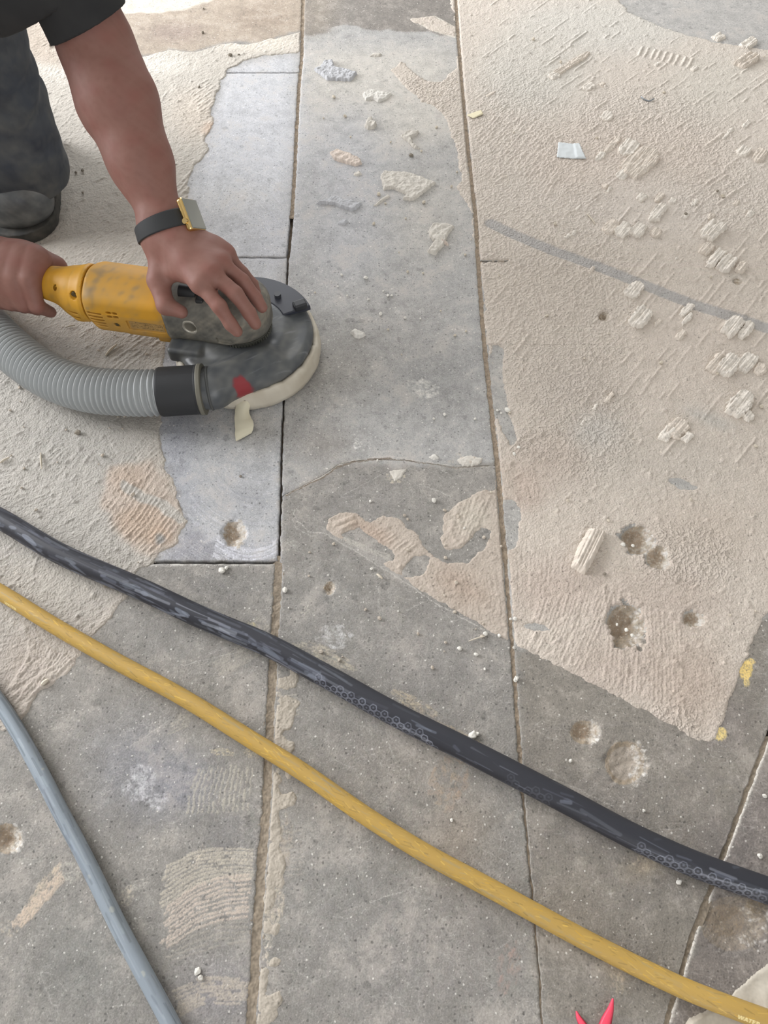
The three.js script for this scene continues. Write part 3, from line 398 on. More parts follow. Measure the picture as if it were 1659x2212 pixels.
function ruled(L, Rr, zt, zb, step, mat, name, wave) { // one slab between two joint lines, its top as uneven as the photo shows, edges rounded and chipped
  const nv = Math.max(8, Math.round((zb - zt) / step)), wid = Rr((zt + zb) / 2) - L((zt + zb) / 2), nu = Math.max(6, Math.round(wid / step));
  const us = [0, 0, 0.0012 / wid]; for (let i = 1; i < nu; i++) us.push(i / nu); us.push(1 - 0.0012 / wid, 1, 1);
  const zs = [zt, zt, zt + 0.0012]; for (let j = 1; j < nv; j++) zs.push(lerp(zt, zb, j / nv)); zs.push(zb - 0.0012, zb, zb);
  const U = us.length, V = zs.length, pos = [], uv = [], idx = []; let bx0 = 9, bx1 = -9, bz0 = 9, bz1 = -9;
  for (let j = 0; j < V; j++) for (let i = 0; i < U; i++) {
    const z = zs[j] + (wave ? wave(us[i], zs[j]) : 0) + (j < 3 || j > V - 4 ? 0.0008 * nz(us[i] * wid / 0.012, zs[j] * 40) : 0), l = L(z) + 0.0011 * nz(z / 0.011, 1.3) + 0.0008 * nz(z / 0.004, 8.3), r = Rr(z) + 0.0011 * nz(z / 0.011, 5.3) + 0.0008 * nz(z / 0.004, 12.3), x = lerp(l, r, us[i]);
    const side = i === 0 || j === 0 || i === U - 1 || j === V - 1, edge = i === 1 || j === 1 || i === U - 2 || j === V - 2;
    const crk = wave && (zb < 0 ? j > V - 4 : j < 3) && i > 2 && i < U - 3;
    let y = side ? (crk ? -0.0012 : -0.02) : (edge ? (crk ? -0.0003 : -0.0014) : 0.0003 * nz(x / 0.03, z / 0.03) + 0.00025 * nz(x / 0.009, z / 0.009)) - pitAt(x, z);
    pos.push(x, y, z); bx0 = Math.min(bx0, x); bx1 = Math.max(bx1, x); bz0 = Math.min(bz0, z); bz1 = Math.max(bz1, z);
  }
  for (let j = 0; j < V - 1; j++) for (let i = 0; i < U - 1; i++) { const a = j * U + i, b = a + 1, c = a + U, d = c + 1; idx.push(a, c, b, b, c, d); }
  for (let i = 0; i < pos.length; i += 3) uv.push((pos[i] - bx0) / (bx1 - bx0), (pos[i + 2] - bz0) / (bz1 - bz0));
  const g = new THREE.BufferGeometry(); g.setAttribute('position', new THREE.Float32BufferAttribute(pos, 3)); g.setAttribute('uv', new THREE.Float32BufferAttribute(uv, 2)); g.setIndex(idx); g.computeVertexNormals();
  const vis = mat === undefined, [c, h] = skinTex(slabShade, bx0, bz0, bx1, bz1, vis ? 0.00062 : mat);
  part(name ?? 'slab', g, new THREE.MeshStandardMaterial({ map: c, bumpMap: h, bumpScale: 0.0012, roughness: 0.8 }), floor);
}
const jA = (z) => jx(WA, z), jB = (z) => jx(WB, z), WCs = WC.slice(), jC = (z) => jx(WCs, z);
const zC0 = WC[0][1], farR = (z) => jB(z) + 0.345, farL = (z) => jA(z) - 0.345;
const rightR = (z) => Math.min(farR(z), z > zC0 - 0.08 ? jC(z) : 9);
const g1 = 0.0016;
ruled(() => -1.1, (z) => jA(z) - halfA(z), Z0, zA1 - g1, 0.006, 0.0012);
ruled((z) => farL(z) + 0.002, (z) => jA(z) - halfA(z), zA1 + g1, zA2 - g1, 0.004, 0.0008);
ruled((z) => farL(z) + 0.002, (z) => jA(z) - halfA(z), zA2 + g1, zA3 - g1, 0.003);
ruled((z) => farL(z) + 0.002, (z) => jA(z) - halfA(z), zA3 + g1, Z1, 0.003);
ruled(() => -1.1, (z) => farL(z) - 0.002, zA1 + g1, -1.0, 0.01, 0.0016);
ruled(() => -1.1, (z) => farL(z) - 0.002, -0.997, -0.45, 0.008, 0.0014);
ruled(() => -1.1, (z) => farL(z) - 0.002, -0.447, Z1, 0.006, 0.0009);
const CRACK = [[612, 1072], [660, 1048], [700, 1028], [735, 1003], [800, 991], [900, 997], [985, 1009], [1066, 1005]].map((p) => F(...p)), crackX0 = CRACK[0][0], crackX1 = CRACK[7][0];
const crackZ = (u) => { const x = lerp(crackX0, crackX1, u); let i = 0; while (i < 6 && CRACK[i + 1][0] < x) i++; const a = CRACK[i], b = CRACK[i + 1]; return lerp(a[1], b[1], clamp((x - a[0]) / (b[0] - a[0]))) - zM1; };
ruled((z) => jA(z) + halfA(z), (z) => jB(z) - halfB(z), Z0, zM1 - 0.0002, 0.004, 0.0008, 'slab', (u, z) => crackZ(u) * sstep(zM1 - 0.4, zM1, z));
ruled((z) => jA(z) + halfA(z), (z) => jB(z) - halfB(z), zM1 + 0.0002, Z1, 0.003, undefined, 'slab', (u, z) => crackZ(u) * sstep(zM1 + 0.3, zM1, z));
ruled((z) => jB(z) + halfB(z), (z) => farR(z) - 0.002, Z0, zB1 - g1, 0.006, 0.0012);
ruled((z) => jB(z) + halfB(z), (z) => rightR(z) - 0.0026, zB1 + g1, Z1, 0.003);
ruled((z) => farR(z) + 0.002, () => 1.15, Z0, -0.85, 0.01, 0.0014);
ruled((z) => farR(z) + 0.002, () => 1.15, -0.847, zC0 - 0.06, 0.006, 0.001);
ruled((z) => (z > zC0 - 0.055 ? Math.min(jC(z), farR(z) + 0.03) : 9) + 0.0026, () => 1.15, zC0 - 0.05, Z1, 0.0035, 0.0007);
stage('slabs');
// plain slabs of the rest of the room, all outside the picture
{
  const pm = gritMat([150, 147, 142], 0.12, 0.001, 0.85), geos = new Map();
  const put = (x0, x1, z0, z1) => { const w = x1 - x0 - 0.004, d = z1 - z0 - 0.004, k = w.toFixed(3) + '_' + d.toFixed(3); if (!geos.has(k)) { const g = new RoundedBoxGeometry(w, 0.02, d, 1, 0.0015), p = g.attributes.position, uv = g.attributes.uv; for (let i = 0; i < p.count; i++) uv.setXY(i, p.getX(i), p.getZ(i)); geos.set(k, g); } const m = part('slab', geos.get(k), pm, floor); m.position.set((x0 + x1) / 2, -0.0105, (z0 + z1) / 2); };
  const grid = (x0, x1, z0, z1) => { const n = Math.round((x1 - x0) / 0.65), m = Math.round((z1 - z0) / 0.65); for (let i = 0; i < n; i++) for (let j = 0; j < m; j++) put(lerp(x0, x1, i / n), lerp(x0, x1, (i + 1) / n), lerp(z0, z1, j / m), lerp(z0, z1, (j + 1) / m)); };
  grid(-3.1, -1.1, -4.4, 3.0); grid(1.15, 3.1, -4.4, 3.0); grid(-1.1, 1.15, -4.4, Z0); grid(-1.1, 1.15, Z1, 3.0);
}
// dirt and old grout packed in the long joints
function jointStrip(jf, hf, z0, z1, y0, mat, name) {
  const n = Math.round((z1 - z0) / 0.003), pos = [], uv = [], idx = [], k = 5;
  for (let i = 0; i <= n; i++) { const z = lerp(z0, z1, i / n), c = jf(z), w = hf(z) + 0.003; for (let q = 0; q < k; q++) { const x = c + (q / (k - 1) - 0.5) * 2 * w; pos.push(x, y0 + 0.0011 * nz(x / 0.006, z / 0.006) + 0.0007 * nz(x / 0.002, z / 0.003) - 0.0006 * (1 - Math.abs(q - 2) / 2), z); uv.push(x, z); } }
  for (let i = 0; i < n; i++) for (let q = 0; q < k - 1; q++) { const a = i * k + q; idx.push(a, a + k, a + 1, a + 1, a + k, a + k + 1); }
  const g = new THREE.BufferGeometry(); g.setAttribute('position', new THREE.Float32BufferAttribute(pos, 3)); g.setAttribute('uv', new THREE.Float32BufferAttribute(uv, 2)); g.setIndex(idx); g.computeVertexNormals();
  part(name, g, mat, floor);
}
jointStrip(jA, halfA, Z0, zOf(630, 470), -0.0016, jointMat, 'joint_dirt');
jointStrip(jA, halfA, zA3 - 0.01, Z1, -0.0006, jointMat2, 'joint_dirt');
jointStrip(jB, halfB, Z0, Z1, -0.0013, jointMat, 'joint_dirt');
jointStrip(jC, () => 0.004, zC0, Z1, -0.001, jointMat2, 'joint_dirt');

// adhesive coats, one to each column of slabs
function coatMesh(xa, xb, za, zb, step, keep, label) {
  const zs = []; for (let z = zb; z > za;) { zs.unshift(z); z -= 0.0017 + 0.0009 * clamp(-z / 1.6); }
  const U = Math.round((xb - xa) / 0.0022), V = zs.length, hh = new Float32Array((U + 1) * V), id = new Int32Array((U + 1) * V).fill(-1);
  for (let j = 0; j < V; j++) for (let i = 0; i <= U; i++) { const x = lerp(xa, xb, i / U); hh[j * (U + 1) + i] = keep(x, zs[j]) ? coatMacro(x, zs[j]) : -0.01; }
  const pos = [], uv = [], idx = [], nor = [];
  const vid = (i, j) => { const k = j * (U + 1) + i; if (id[k] < 0) { id[k] = pos.length / 3; const x = lerp(xa, xb, i / U); pos.push(x, Math.max(hh[k], -0.004), zs[j]); uv.push((x - xa) / (xb - xa), (zs[j] - za) / (zb - za)); } return id[k]; };
  for (let j = 0; j < V - 1; j++) for (let i = 0; i < U; i++) { const k = j * (U + 1) + i, m = Math.max(hh[k], hh[k + 1], hh[k + U + 1], hh[k + U + 2]); if (m < -0.0004) continue; const a = vid(i, j), b = vid(i + 1, j), c = vid(i, j + 1), d = vid(i + 1, j + 1); idx.push(a, c, b, b, c, d); }
  const g = new THREE.BufferGeometry(); g.setAttribute('position', new THREE.Float32BufferAttribute(pos, 3)); g.setAttribute('uv', new THREE.Float32BufferAttribute(uv, 2)); g.setIndex(idx); g.computeVertexNormals(); void nor;
  const [c, h] = skinTex(coatShade, xa, za, xb, zb, step);
  part('adhesive_coat', g, new THREE.MeshStandardMaterial({ map: c, bumpMap: h, bumpScale: 0.0034, roughness: 0.93 }), floor, label);
}
const lim = (z) => 0.39 - z * 0.25 + 0.3;
coatMesh(0.1, 0.86, -0.82, -0.17, 0.00066, (x, z) => x > jB(z) && x < lim(z), 'pinkish beige comb-marked tile adhesive');
coatMesh(0.1, 1.15, Z0 + 0.02, -0.8175, 0.00095, (x, z) => x > jB(z) && x < lim(z), 'beige scraped tile adhesive');
coatMesh(-0.17, 0.22, Z0 + 0.1, 0.12, 0.001, (x, z) => x > jA(z) && x < jB(z), 'torn beige adhesive remnants');
coatMesh(-0.88, -0.1, -0.9, -0.2, 0.0007, (x, z) => x < jA(z) && x > -lim(z), 'grey beige dusty adhesive with comb lines');
coatMesh(-1.1, -0.1, Z0 + 0.02, -0.8975, 0.0012, (x, z) => x < jA(z) && x > -lim(z), 'pale beige smeared adhesive');
stage('coats');

// the room around: white plastered shell with openings, all outside the picture
{
  const wm = M('#bcbab6', 0.95), cm = M('#c3c2bf', 0.95);
  const S = (name, boxes, mat, label, cat) => { const g = mergeGeometries(boxes.map(([x0, x1, y0, y1, z0, z1]) => { const b = new THREE.BoxGeometry(x1 - x0, y1 - y0, z1 - z0); b.translate((x0 + x1) / 2, (y0 + y1) / 2, (z0 + z1) / 2); return b; })); const m = shadows(new THREE.Mesh(g, mat)); m.name = name; scene.add(m); tag(m, label, cat, undefined, 'structure'); };
  S('wall_left', [[-3.3, -3.1, 0, 0.5, -4.6, 3.2], [-3.3, -3.1, 2.4, 3, -4.6, 3.2], [-3.3, -3.1, 0.5, 2.4, -4.6, -3.2], [-3.3, -3.1, 0.5, 2.4, -0.8, 3.2]], wm, 'white plaster wall with a wide glazed opening beside the worker', 'wall');
  S('wall_far', [[-3.1, 3.3, 0, 0.6, -4.6, -4.4], [-3.1, 3.3, 2.6, 3, -4.6, -4.4], [-3.1, -2.1, 0.6, 2.6, -4.6, -4.4], [0.1, 3.3, 0.6, 2.6, -4.6, -4.4]], wm, 'white plaster wall with a window behind the worker', 'wall');
  S('wall_right', [[3.1, 3.3, 0, 3, -4.4, 3.2]], wm, 'plain white plaster wall facing the glazed opening', 'wall');
  S('wall_near', [[-3.1, -0.2, 0, 3, 3.0, 3.2], [1.4, 3.1, 0, 3, 3.0, 3.2], [-0.2, 1.4, 2.3, 3, 3.0, 3.2], [-0.2, 1.4, 0, 0.2, 3.0, 3.2]], wm, 'white plaster wall with an open doorway', 'wall');
  S('ceiling', [[-3.3, 3.3, 3, 3.15, -4.6, 3.2]], cm, 'flat white ceiling above the work area', 'ceiling');
}

// ---------------------------------------------------------------- solid shapes from distance fields
const V3 = (x, y, z) => new THREE.Vector3(x, y, z);
function cone(a, b, ra, rb) { // tapered capsule
  const ax = a.x, ay = a.y, az = a.z, bx = b.x - ax, by = b.y - ay, bz = b.z - az, q = bx * bx + by * by + bz * bz;
  return (x, y, z) => { const px = x - ax, py = y - ay, pz = z - az, t = clamp((px * bx + py * by + pz * bz) / q), ex = px - bx * t, ey = py - by * t, ez = pz - bz * t; return Math.sqrt(ex * ex + ey * ey + ez * ez) - (ra + (rb - ra) * t); };
}
const smin = (a, b, k) => { const h = Math.max(k - Math.abs(a - b), 0) / k; return Math.min(a, b) - h * h * k * 0.25; };
function blend(list, k) { return (x, y, z) => { let d = list[0](x, y, z); for (let i = 1; i < list.length; i++) { const e = list[i](x, y, z); d = e > d + k ? d : smin(d, e, k); } return d; }; }
const rbox = (cx, cy, cz, hx, hy, hz, r) => (x, y, z) => { const a = Math.abs(x - cx) - hx + r, b = Math.abs(y - cy) - hy + r, c = Math.abs(z - cz) - hz + r; return Math.hypot(Math.max(a, 0), Math.max(b, 0), Math.max(c, 0)) + Math.min(Math.max(a, b, c), 0) - r; };
const cylY = (cx, cz, y0, y1, R, r) => (x, y, z) => { const a = Math.hypot(x - cx, z - cz) - R + r, b = Math.abs(y - (y0 + y1) / 2) - (y1 - y0) / 2 + r; return Math.hypot(Math.max(a, 0), Math.max(b, 0)) + Math.min(Math.max(a, b), 0) - r; };
const cylX = (cy, cz, x0, x1, R, r) => (x, y, z) => { const a = Math.hypot(y - cy, z - cz) - R + r, b = Math.abs(x - (x0 + x1) / 2) - (x1 - x0) / 2 + r; return Math.hypot(Math.max(a, 0), Math.max(b, 0)) + Math.min(Math.max(a, b), 0) - r; };
function nets(sdf, lo, hi, cell, paint) { // naive surface nets
  const nx = Math.ceil((hi.x - lo.x) / cell) + 1, ny = Math.ceil((hi.y - lo.y) / cell) + 1, nzc = Math.ceil((hi.z - lo.z) / cell) + 1, f = new Float32Array(nx * ny * nzc);
  for (let k = 0, q = 0; k < nzc; k++) for (let j = 0; j < ny; j++) for (let i = 0; i < nx; i++, q++) f[q] = sdf(lo.x + i * cell, lo.y + j * cell, lo.z + k * cell);
  const id = new Int32Array(nx * ny * nzc).fill(-1), pos = [], idx = [], sx = 1, sy = nx, sz = nx * ny, off = [0, sx, sy, sx + sy, sz, sx + sz, sy + sz, sx + sy + sz];
  const edges = [[0, 1], [2, 3], [4, 5], [6, 7], [0, 2], [1, 3], [4, 6], [5, 7], [0, 4], [1, 5], [2, 6], [3, 7]];
  for (let k = 0; k < nzc - 1; k++) for (let j = 0; j < ny - 1; j++) for (let i = 0; i < nx - 1; i++) {
    const q = i + j * sy + k * sz; let m = 0; for (let c = 0; c < 8; c++) if (f[q + off[c]] < 0) m |= 1 << c;
    if (m === 0 || m === 255) continue;
    let X = 0, Y = 0, Z = 0, n = 0;
    for (const [a, b] of edges) { if (((m >> a) & 1) === ((m >> b) & 1)) continue; const fa = f[q + off[a]], fb = f[q + off[b]], t = fa / (fa - fb); X += lerp(a & 1, b & 1, t); Y += lerp((a >> 1) & 1, (b >> 1) & 1, t); Z += lerp(a >> 2, b >> 2, t); n++; }
    id[q] = pos.length / 3; pos.push(lo.x + (i + X / n) * cell, lo.y + (j + Y / n) * cell, lo.z + (k + Z / n) * cell);
  }
  for (let k = 1; k < nzc - 1; k++) for (let j = 1; j < ny - 1; j++) for (let i = 1; i < nx - 1; i++) {
    const q = i + j * sy + k * sz, s = f[q] < 0;
    const quad = (a, b, c, d, flip) => { if (a < 0 || b < 0 || c < 0 || d < 0) return; flip ? idx.push(a, c, b, b, c, d) : idx.push(a, b, c, b, d, c); };
    if (s !== f[q + sx] < 0) quad(id[q - sy - sz], id[q - sz], id[q - sy], id[q], !s);
    if (s !== f[q + sy] < 0) quad(id[q - sx - sz], id[q - sz], id[q - sx], id[q], s);
    if (s !== f[q + sz] < 0) quad(id[q - sx - sy], id[q - sy], id[q - sx], id[q], !s);
  }
  const g = new THREE.BufferGeometry(), nor = new Float32Array(pos.length), e = cell * 0.5;
  for (let i = 0; i < pos.length; i += 3) { const x = pos[i], y = pos[i + 1], z = pos[i + 2], a = sdf(x + e, y, z) - sdf(x - e, y, z), b = sdf(x, y + e, z) - sdf(x, y - e, z), c = sdf(x, y, z + e) - sdf(x, y, z - e), l = Math.hypot(a, b, c) || 1; nor[i] = a / l; nor[i + 1] = b / l; nor[i + 2] = c / l; }
  g.setAttribute('position', new THREE.Float32BufferAttribute(pos, 3)); g.setAttribute('normal', new THREE.Float32BufferAttribute(nor, 3)); g.setIndex(idx);
  if (paint) colour(g, paint);
  return g;
}
const n3 = (x, y, z, s) => (nz((x + 0.31 * z) / s, (y - 0.27 * z) / s) + nz(z / s + 3.3, (x * 0.7 + y * 0.7) / s + 8.1)) * 0.7;
const lin = (v) => { v /= 255; return v <= 0.04045 ? v / 12.92 : ((v + 0.055) / 1.055) ** 2.4; };
function colour(g, paint) { const p = g.attributes.position, c = new Float32Array(p.count * 3), o = [0, 0, 0]; for (let i = 0; i < p.count; i++) { paint(p.getX(i), p.getY(i), p.getZ(i), o); c[i * 3] = lin(o[0]); c[i * 3 + 1] = lin(o[1]); c[i * 3 + 2] = lin(o[2]); } g.setAttribute('color', new THREE.BufferAttribute(c, 3)); return g; }
const mixTo = (o, c, t) => { o[0] = lerp(o[0], c[0], t); o[1] = lerp(o[1], c[1], t); o[2] = lerp(o[2], c[2], t); };
const vmat = (roughness, o = {}) => new THREE.MeshStandardMaterial({ color: 0xffffff, vertexColors: true, roughness, ...o });

// ---------------------------------------------------------------- tubes lying on the floor
function tube(pts, rad, opt = {}) { // pts: centre line; uv = metres along, share of the way round (0 = upper side)
  const curve = new THREE.CatmullRomCurve3(pts, false, 'centripetal'), L = curve.getLength(), n = Math.ceil(L / (opt.step ?? 0.006)), m = opt.seg ?? 28, pos = [], uv = [], idx = [], up = V3(0, 1, 0);
  for (let i = 0; i <= n; i++) {
    const t = i / n, p = curve.getPointAt(t), d = curve.getTangentAt(t), b = V3().crossVectors(d, up).normalize(), u = V3().crossVectors(b, d), r = typeof rad === 'function' ? rad(t * L, L) : rad;
    for (let k = 0; k <= m; k++) { const a = k / m * Math.PI * 2, c = Math.cos(a) * r, s = Math.sin(a) * r; pos.push(p.x + u.x * c + b.x * s, p.y + u.y * c + b.y * s, p.z + u.z * c + b.z * s); uv.push(t * L, k / m); }
  }
  for (let i = 0; i < n; i++) for (let k = 0; k < m; k++) { const a = i * (m + 1) + k; idx.push(a, a + m + 1, a + 1, a + 1, a + m + 1, a + m + 2); }
  for (const [row, flip] of [[0, 0], [n, 1]]) { const c = pos.length / 3, p = curve.getPointAt(row / n); pos.push(p.x, p.y, p.z); uv.push(row / n * L, 0); for (let k = 0; k < m; k++) { const a = row * (m + 1) + k; flip ? idx.push(c, a + 1, a) : idx.push(c, a, a + 1); } }
  const g = new THREE.BufferGeometry(); g.setAttribute('position', new THREE.Float32BufferAttribute(pos, 3)); g.setAttribute('uv', new THREE.Float32BufferAttribute(uv, 2)); g.setIndex(idx); g.computeVertexNormals(); g.userData = { L, curve }; return g;
}
function hoseTex(L, circ, draw, w = 2048, h = 128) { // a strip of skin, L long and circ around
  const c = document.createElement('canvas'); c.width = w; c.height = h; const g = c.getContext('2d'); g.scale(w / L, h / circ); g.lineCap = g.lineJoin = 'round'; draw(g, L, circ);
  const d = g.getImageData(0, 0, w, h).data, t = tex(new Uint8Array(d), w, h, 4, true, true); t.repeat.set(1 / L, 1); return t;
}
const centre = (list, r, lift) => list.map(([x, y, k]) => at(x, y, r + (k ?? 0) + (lift ?? 0)));
{ // black cable hose
  const r = 0.0136, geo = tube(centre([[-520, 840], [-330, 950], [-160, 1042], [-70, 1085], [0, 1120], [130, 1196], [304, 1272], [434, 1333], [577, 1393], [696, 1456], [855, 1544], [1009, 1620], [1111, 1672], [1238, 1738], [1366, 1806], [1494, 1864], [1659, 1924], [1800, 1975], [2050, 2065]], r, 0.0012), r), L = geo.userData.L, C = 2 * Math.PI * r;
  const map = hoseTex(L, C, (g) => {
    const along = (px, py) => { let b = 0, bd = 9; for (let i = 0; i <= 400; i++) { const p = geo.userData.curve.getPointAt(i / 400), q = at(px, py, r), e = Math.hypot(p.x - q.x, p.z - q.z); if (e < bd) { bd = e; b = i / 400 * L; } } return b; };
    const sA = along(0, 1120), sB = along(700, 1456);
    g.fillStyle = '#2b2c33'; g.fillRect(0, 0, L, C);
    for (let i = 0; i < 1500; i++) { const x = rr(0, L), far = x > sB, y = rr(0, C), l = rr(0.004, 0.05), lo = y < C * 0.45; if (far && rnd() < (lo ? 0.6 : 0.9)) continue; g.strokeStyle = `rgba(${rnd() < 0.7 ? '112,117,130' : '150,154,162'},${rr(0.08, lo ? 0.6 : 0.36)})`; g.lineWidth = rr(0.0005, 0.004); g.beginPath(); g.moveTo(x, y); g.lineTo(x + l, y + rr(-0.004, 0.004)); g.stroke(); }
    for (let i = 0; i < 60; i++) { const x = rr(sA, sB), y = rr(C * 0.05, C * 0.42); g.fillStyle = `rgba(124,130,142,${rr(0.3, 0.7)})`; g.beginPath(); g.ellipse(x, y, rr(0.004, 0.014), rr(0.0015, 0.004), rr(-0.3, 0.3), 0, 6.3); g.fill(); }
    // chalky residue of a hexagon net pressed on the skin
    const hex = (x0, x1, a) => { const s = 0.0042; for (let c = 0; c * s * 1.75 < x1 - x0; c++) for (let q = 0; q < 6; q++) { const x = x0 + c * s * 1.75, y = C * 0.1 + (q - 0.5 * (c & 1)) * s * 2.02; if (y < C * 0.06 || y > C * 0.42 || h2(c, q, 77) < 0.12) continue; g.strokeStyle = `rgba(160,164,176,${a * (0.6 + 0.4 * h2(c, q, 78))})`; g.lineWidth = 0.0009; g.beginPath(); for (let k = 0; k < 7; k++) { const w = k / 6 * 6.2832; k ? g.lineTo(x + Math.cos(w) * s, y + Math.sin(w) * s) : g.moveTo(x + Math.cos(w) * s, y + Math.sin(w) * s); } g.stroke(); g.fillStyle = `rgba(120,124,136,${a * 0.7})`; g.beginPath(); g.arc(x, y, s * 0.32, 0, 6.3); g.fill(); } };
    hex(along(700, 1460), along(955, 1596), 0.85); hex(along(1380, 1814), along(1659, 1924), 0.8); hex(along(1110, 1672), along(1190, 1712), 0.3);
  });
  single('black_hose', geo, new THREE.MeshStandardMaterial({ map, roughness: 0.55 }), 'thick black hose with chalky hexagon marks crossing the floor', 'hose');
}
{ // yellow hose
  const r = 0.0098, geo = tube(centre([[-540, 970], [-350, 1085], [-170, 1190], [-80, 1236], [0, 1279], [108, 1346], [243, 1424], [391, 1504], [543, 1598], [655, 1668], [791, 1763], [919, 1843], [1047, 1912], [1149, 1968], [1277, 2037], [1398, 2098, 0.001], [1480, 2136, 0.004], [1560, 2168, 0.0075], [1659, 2204, 0.009], [1800, 2250, 0.005], [2050, 2310]], r, 0.0008), r), L = geo.userData.L, C = 2 * Math.PI * r;
  const map = hoseTex(L, C, (g) => {
    g.fillStyle = '#b3924c'; g.fillRect(0, 0, L, C);
    for (let i = 0; i < 4200; i++) { const x = rr(0, L), y = rr(0, C), l = rr(0.002, 0.011); g.strokeStyle = `rgba(${['132,108,58', '206,160,52', '168,148,108', '228,190,92'][(rnd() * 4) | 0]},${rr(0.15, 0.6)})`; g.lineWidth = rr(0.0003, 0.0013); g.beginPath(); g.moveTo(x, y); g.lineTo(x + l, y + l * (rnd() < 0.5 ? 0.25 : -0.25)); g.stroke(); }
    for (let i = 0; i < 260; i++) { const x = rr(0, L), y = rr(0, C); g.strokeStyle = `rgba(150,140,122,${rr(0.1, 0.4)})`; g.lineWidth = rr(0.0008, 0.003); g.beginPath(); g.moveTo(x, y); g.lineTo(x + rr(0.005, 0.03), y); g.stroke(); }
    const word = (x, y, t, a) => { g.save(); g.translate(x, y); g.scale(0.001, 0.001); g.fillStyle = `rgba(240,222,160,${a})`; g.font = 'bold 6px sans-serif'; g.fillText(t, 0, 0); g.restore(); };
    const along = (px, py) => { let b = 0, bd = 9; for (let i = 0; i <= 400; i++) { const p = geo.userData.curve.getPointAt(i / 400), q = at(px, py, r), e = Math.hypot(p.x - q.x, p.z - q.z); if (e < bd) { bd = e; b = i / 400 * L; } } return b; };
    word(along(1582, 2175), C * 0.14, 'WATER', 0.95); word(along(22, 1294), C * 0.2, 'WATER', 0.85);
  });
  single('yellow_hose', geo, new THREE.MeshStandardMaterial({ map, roughness: 0.6 }), 'yellow water hose with printed lettering running across the floor', 'hose');
}
function greyHose(list, r, label) {
  const geo = tube(centre(list, r, 0.0008), r), L = geo.userData.L, C = 2 * Math.PI * r;
  const map = hoseTex(L, C, (g) => { g.fillStyle = '#8c959d'; g.fillRect(0, 0, L, C); for (let i = 0; i < 700; i++) { const x = rr(0, L), y = rr(0, C); g.strokeStyle = `rgba(${['70,78,86', '146,158,168', '176,184,190', '84,90,96'][(rnd() * 4) | 0]},${rr(0.08, 0.35)})`; g.lineWidth = rr(0.0004, 0.003); g.beginPath(); g.moveTo(x, y); g.lineTo(x + rr(0.01, 0.07), y + rr(-0.002, 0.002)); g.stroke(); } for (let i = 0; i < 26; i++) { g.fillStyle = `rgba(198,194,180,${rr(0.2, 0.6)})`; g.beginPath(); g.ellipse(rr(0, L), rr(0, C), rr(0.001, 0.004), rr(0.001, 0.003), 0, 0, 6.3); g.fill(); } }, 1024, 64);
  single('grey_hose', geo, new THREE.MeshStandardMaterial({ map, roughness: 0.5 }), label, 'hose');
}
greyHose([[-560, 1270], [-330, 1300], [-160, 1370], [-60, 1448], [0, 1520], [43, 1588], [87, 1668], [130, 1752], [174, 1834], [217, 1921], [260, 2008], [304, 2090], [369, 2212], [420, 2320], [520, 2500], [640, 2750]], 0.0086, 'blue grey hose lying near the comb marks on the bare slabs');
greyHose([[60, -400], [48, -280], [34, -150], [28, -60], [22, 0], [14, 40], [4, 80], [-12, 140], [-60, 230]], 0.0086, 'grey hose on the floor behind the worker');
stage('hoses');

// ---------------------------------------------------------------- angle grinder
const rearP = at(190, 633, 0.09), frontP = at(520, 676, 0.09), spin = frontP.clone().setY(0), dirR = V3(rearP.x - frontP.x, 0, rearP.z - frontP.z).normalize();
const grinder = thing('angle_grinder', 'yellow and grey angle grinder with a black dust shroud held against the floor', 'angle grinder');
grinder.position.set(spin.x, 0.0022, spin.z); grinder.rotation.y = Math.atan2(-dirR.z, dirR.x); grinder.updateMatrixWorld(true);
const gi = grinder.matrixWorld.clone().invert(), loc = (v) => v.clone().applyMatrix4(gi);
const AXY = 0.09; // height of the motor axis; local x runs to the rear, -z is the side towards the camera
const dusty = (o, x, y, z, dust, amt, s = 0.02) => mixTo(o, dust, clamp(amt * (0.5 + 0.9 * n3(x, y, z, s) + 0.5 * n3(x, y, z, s * 0.3))));
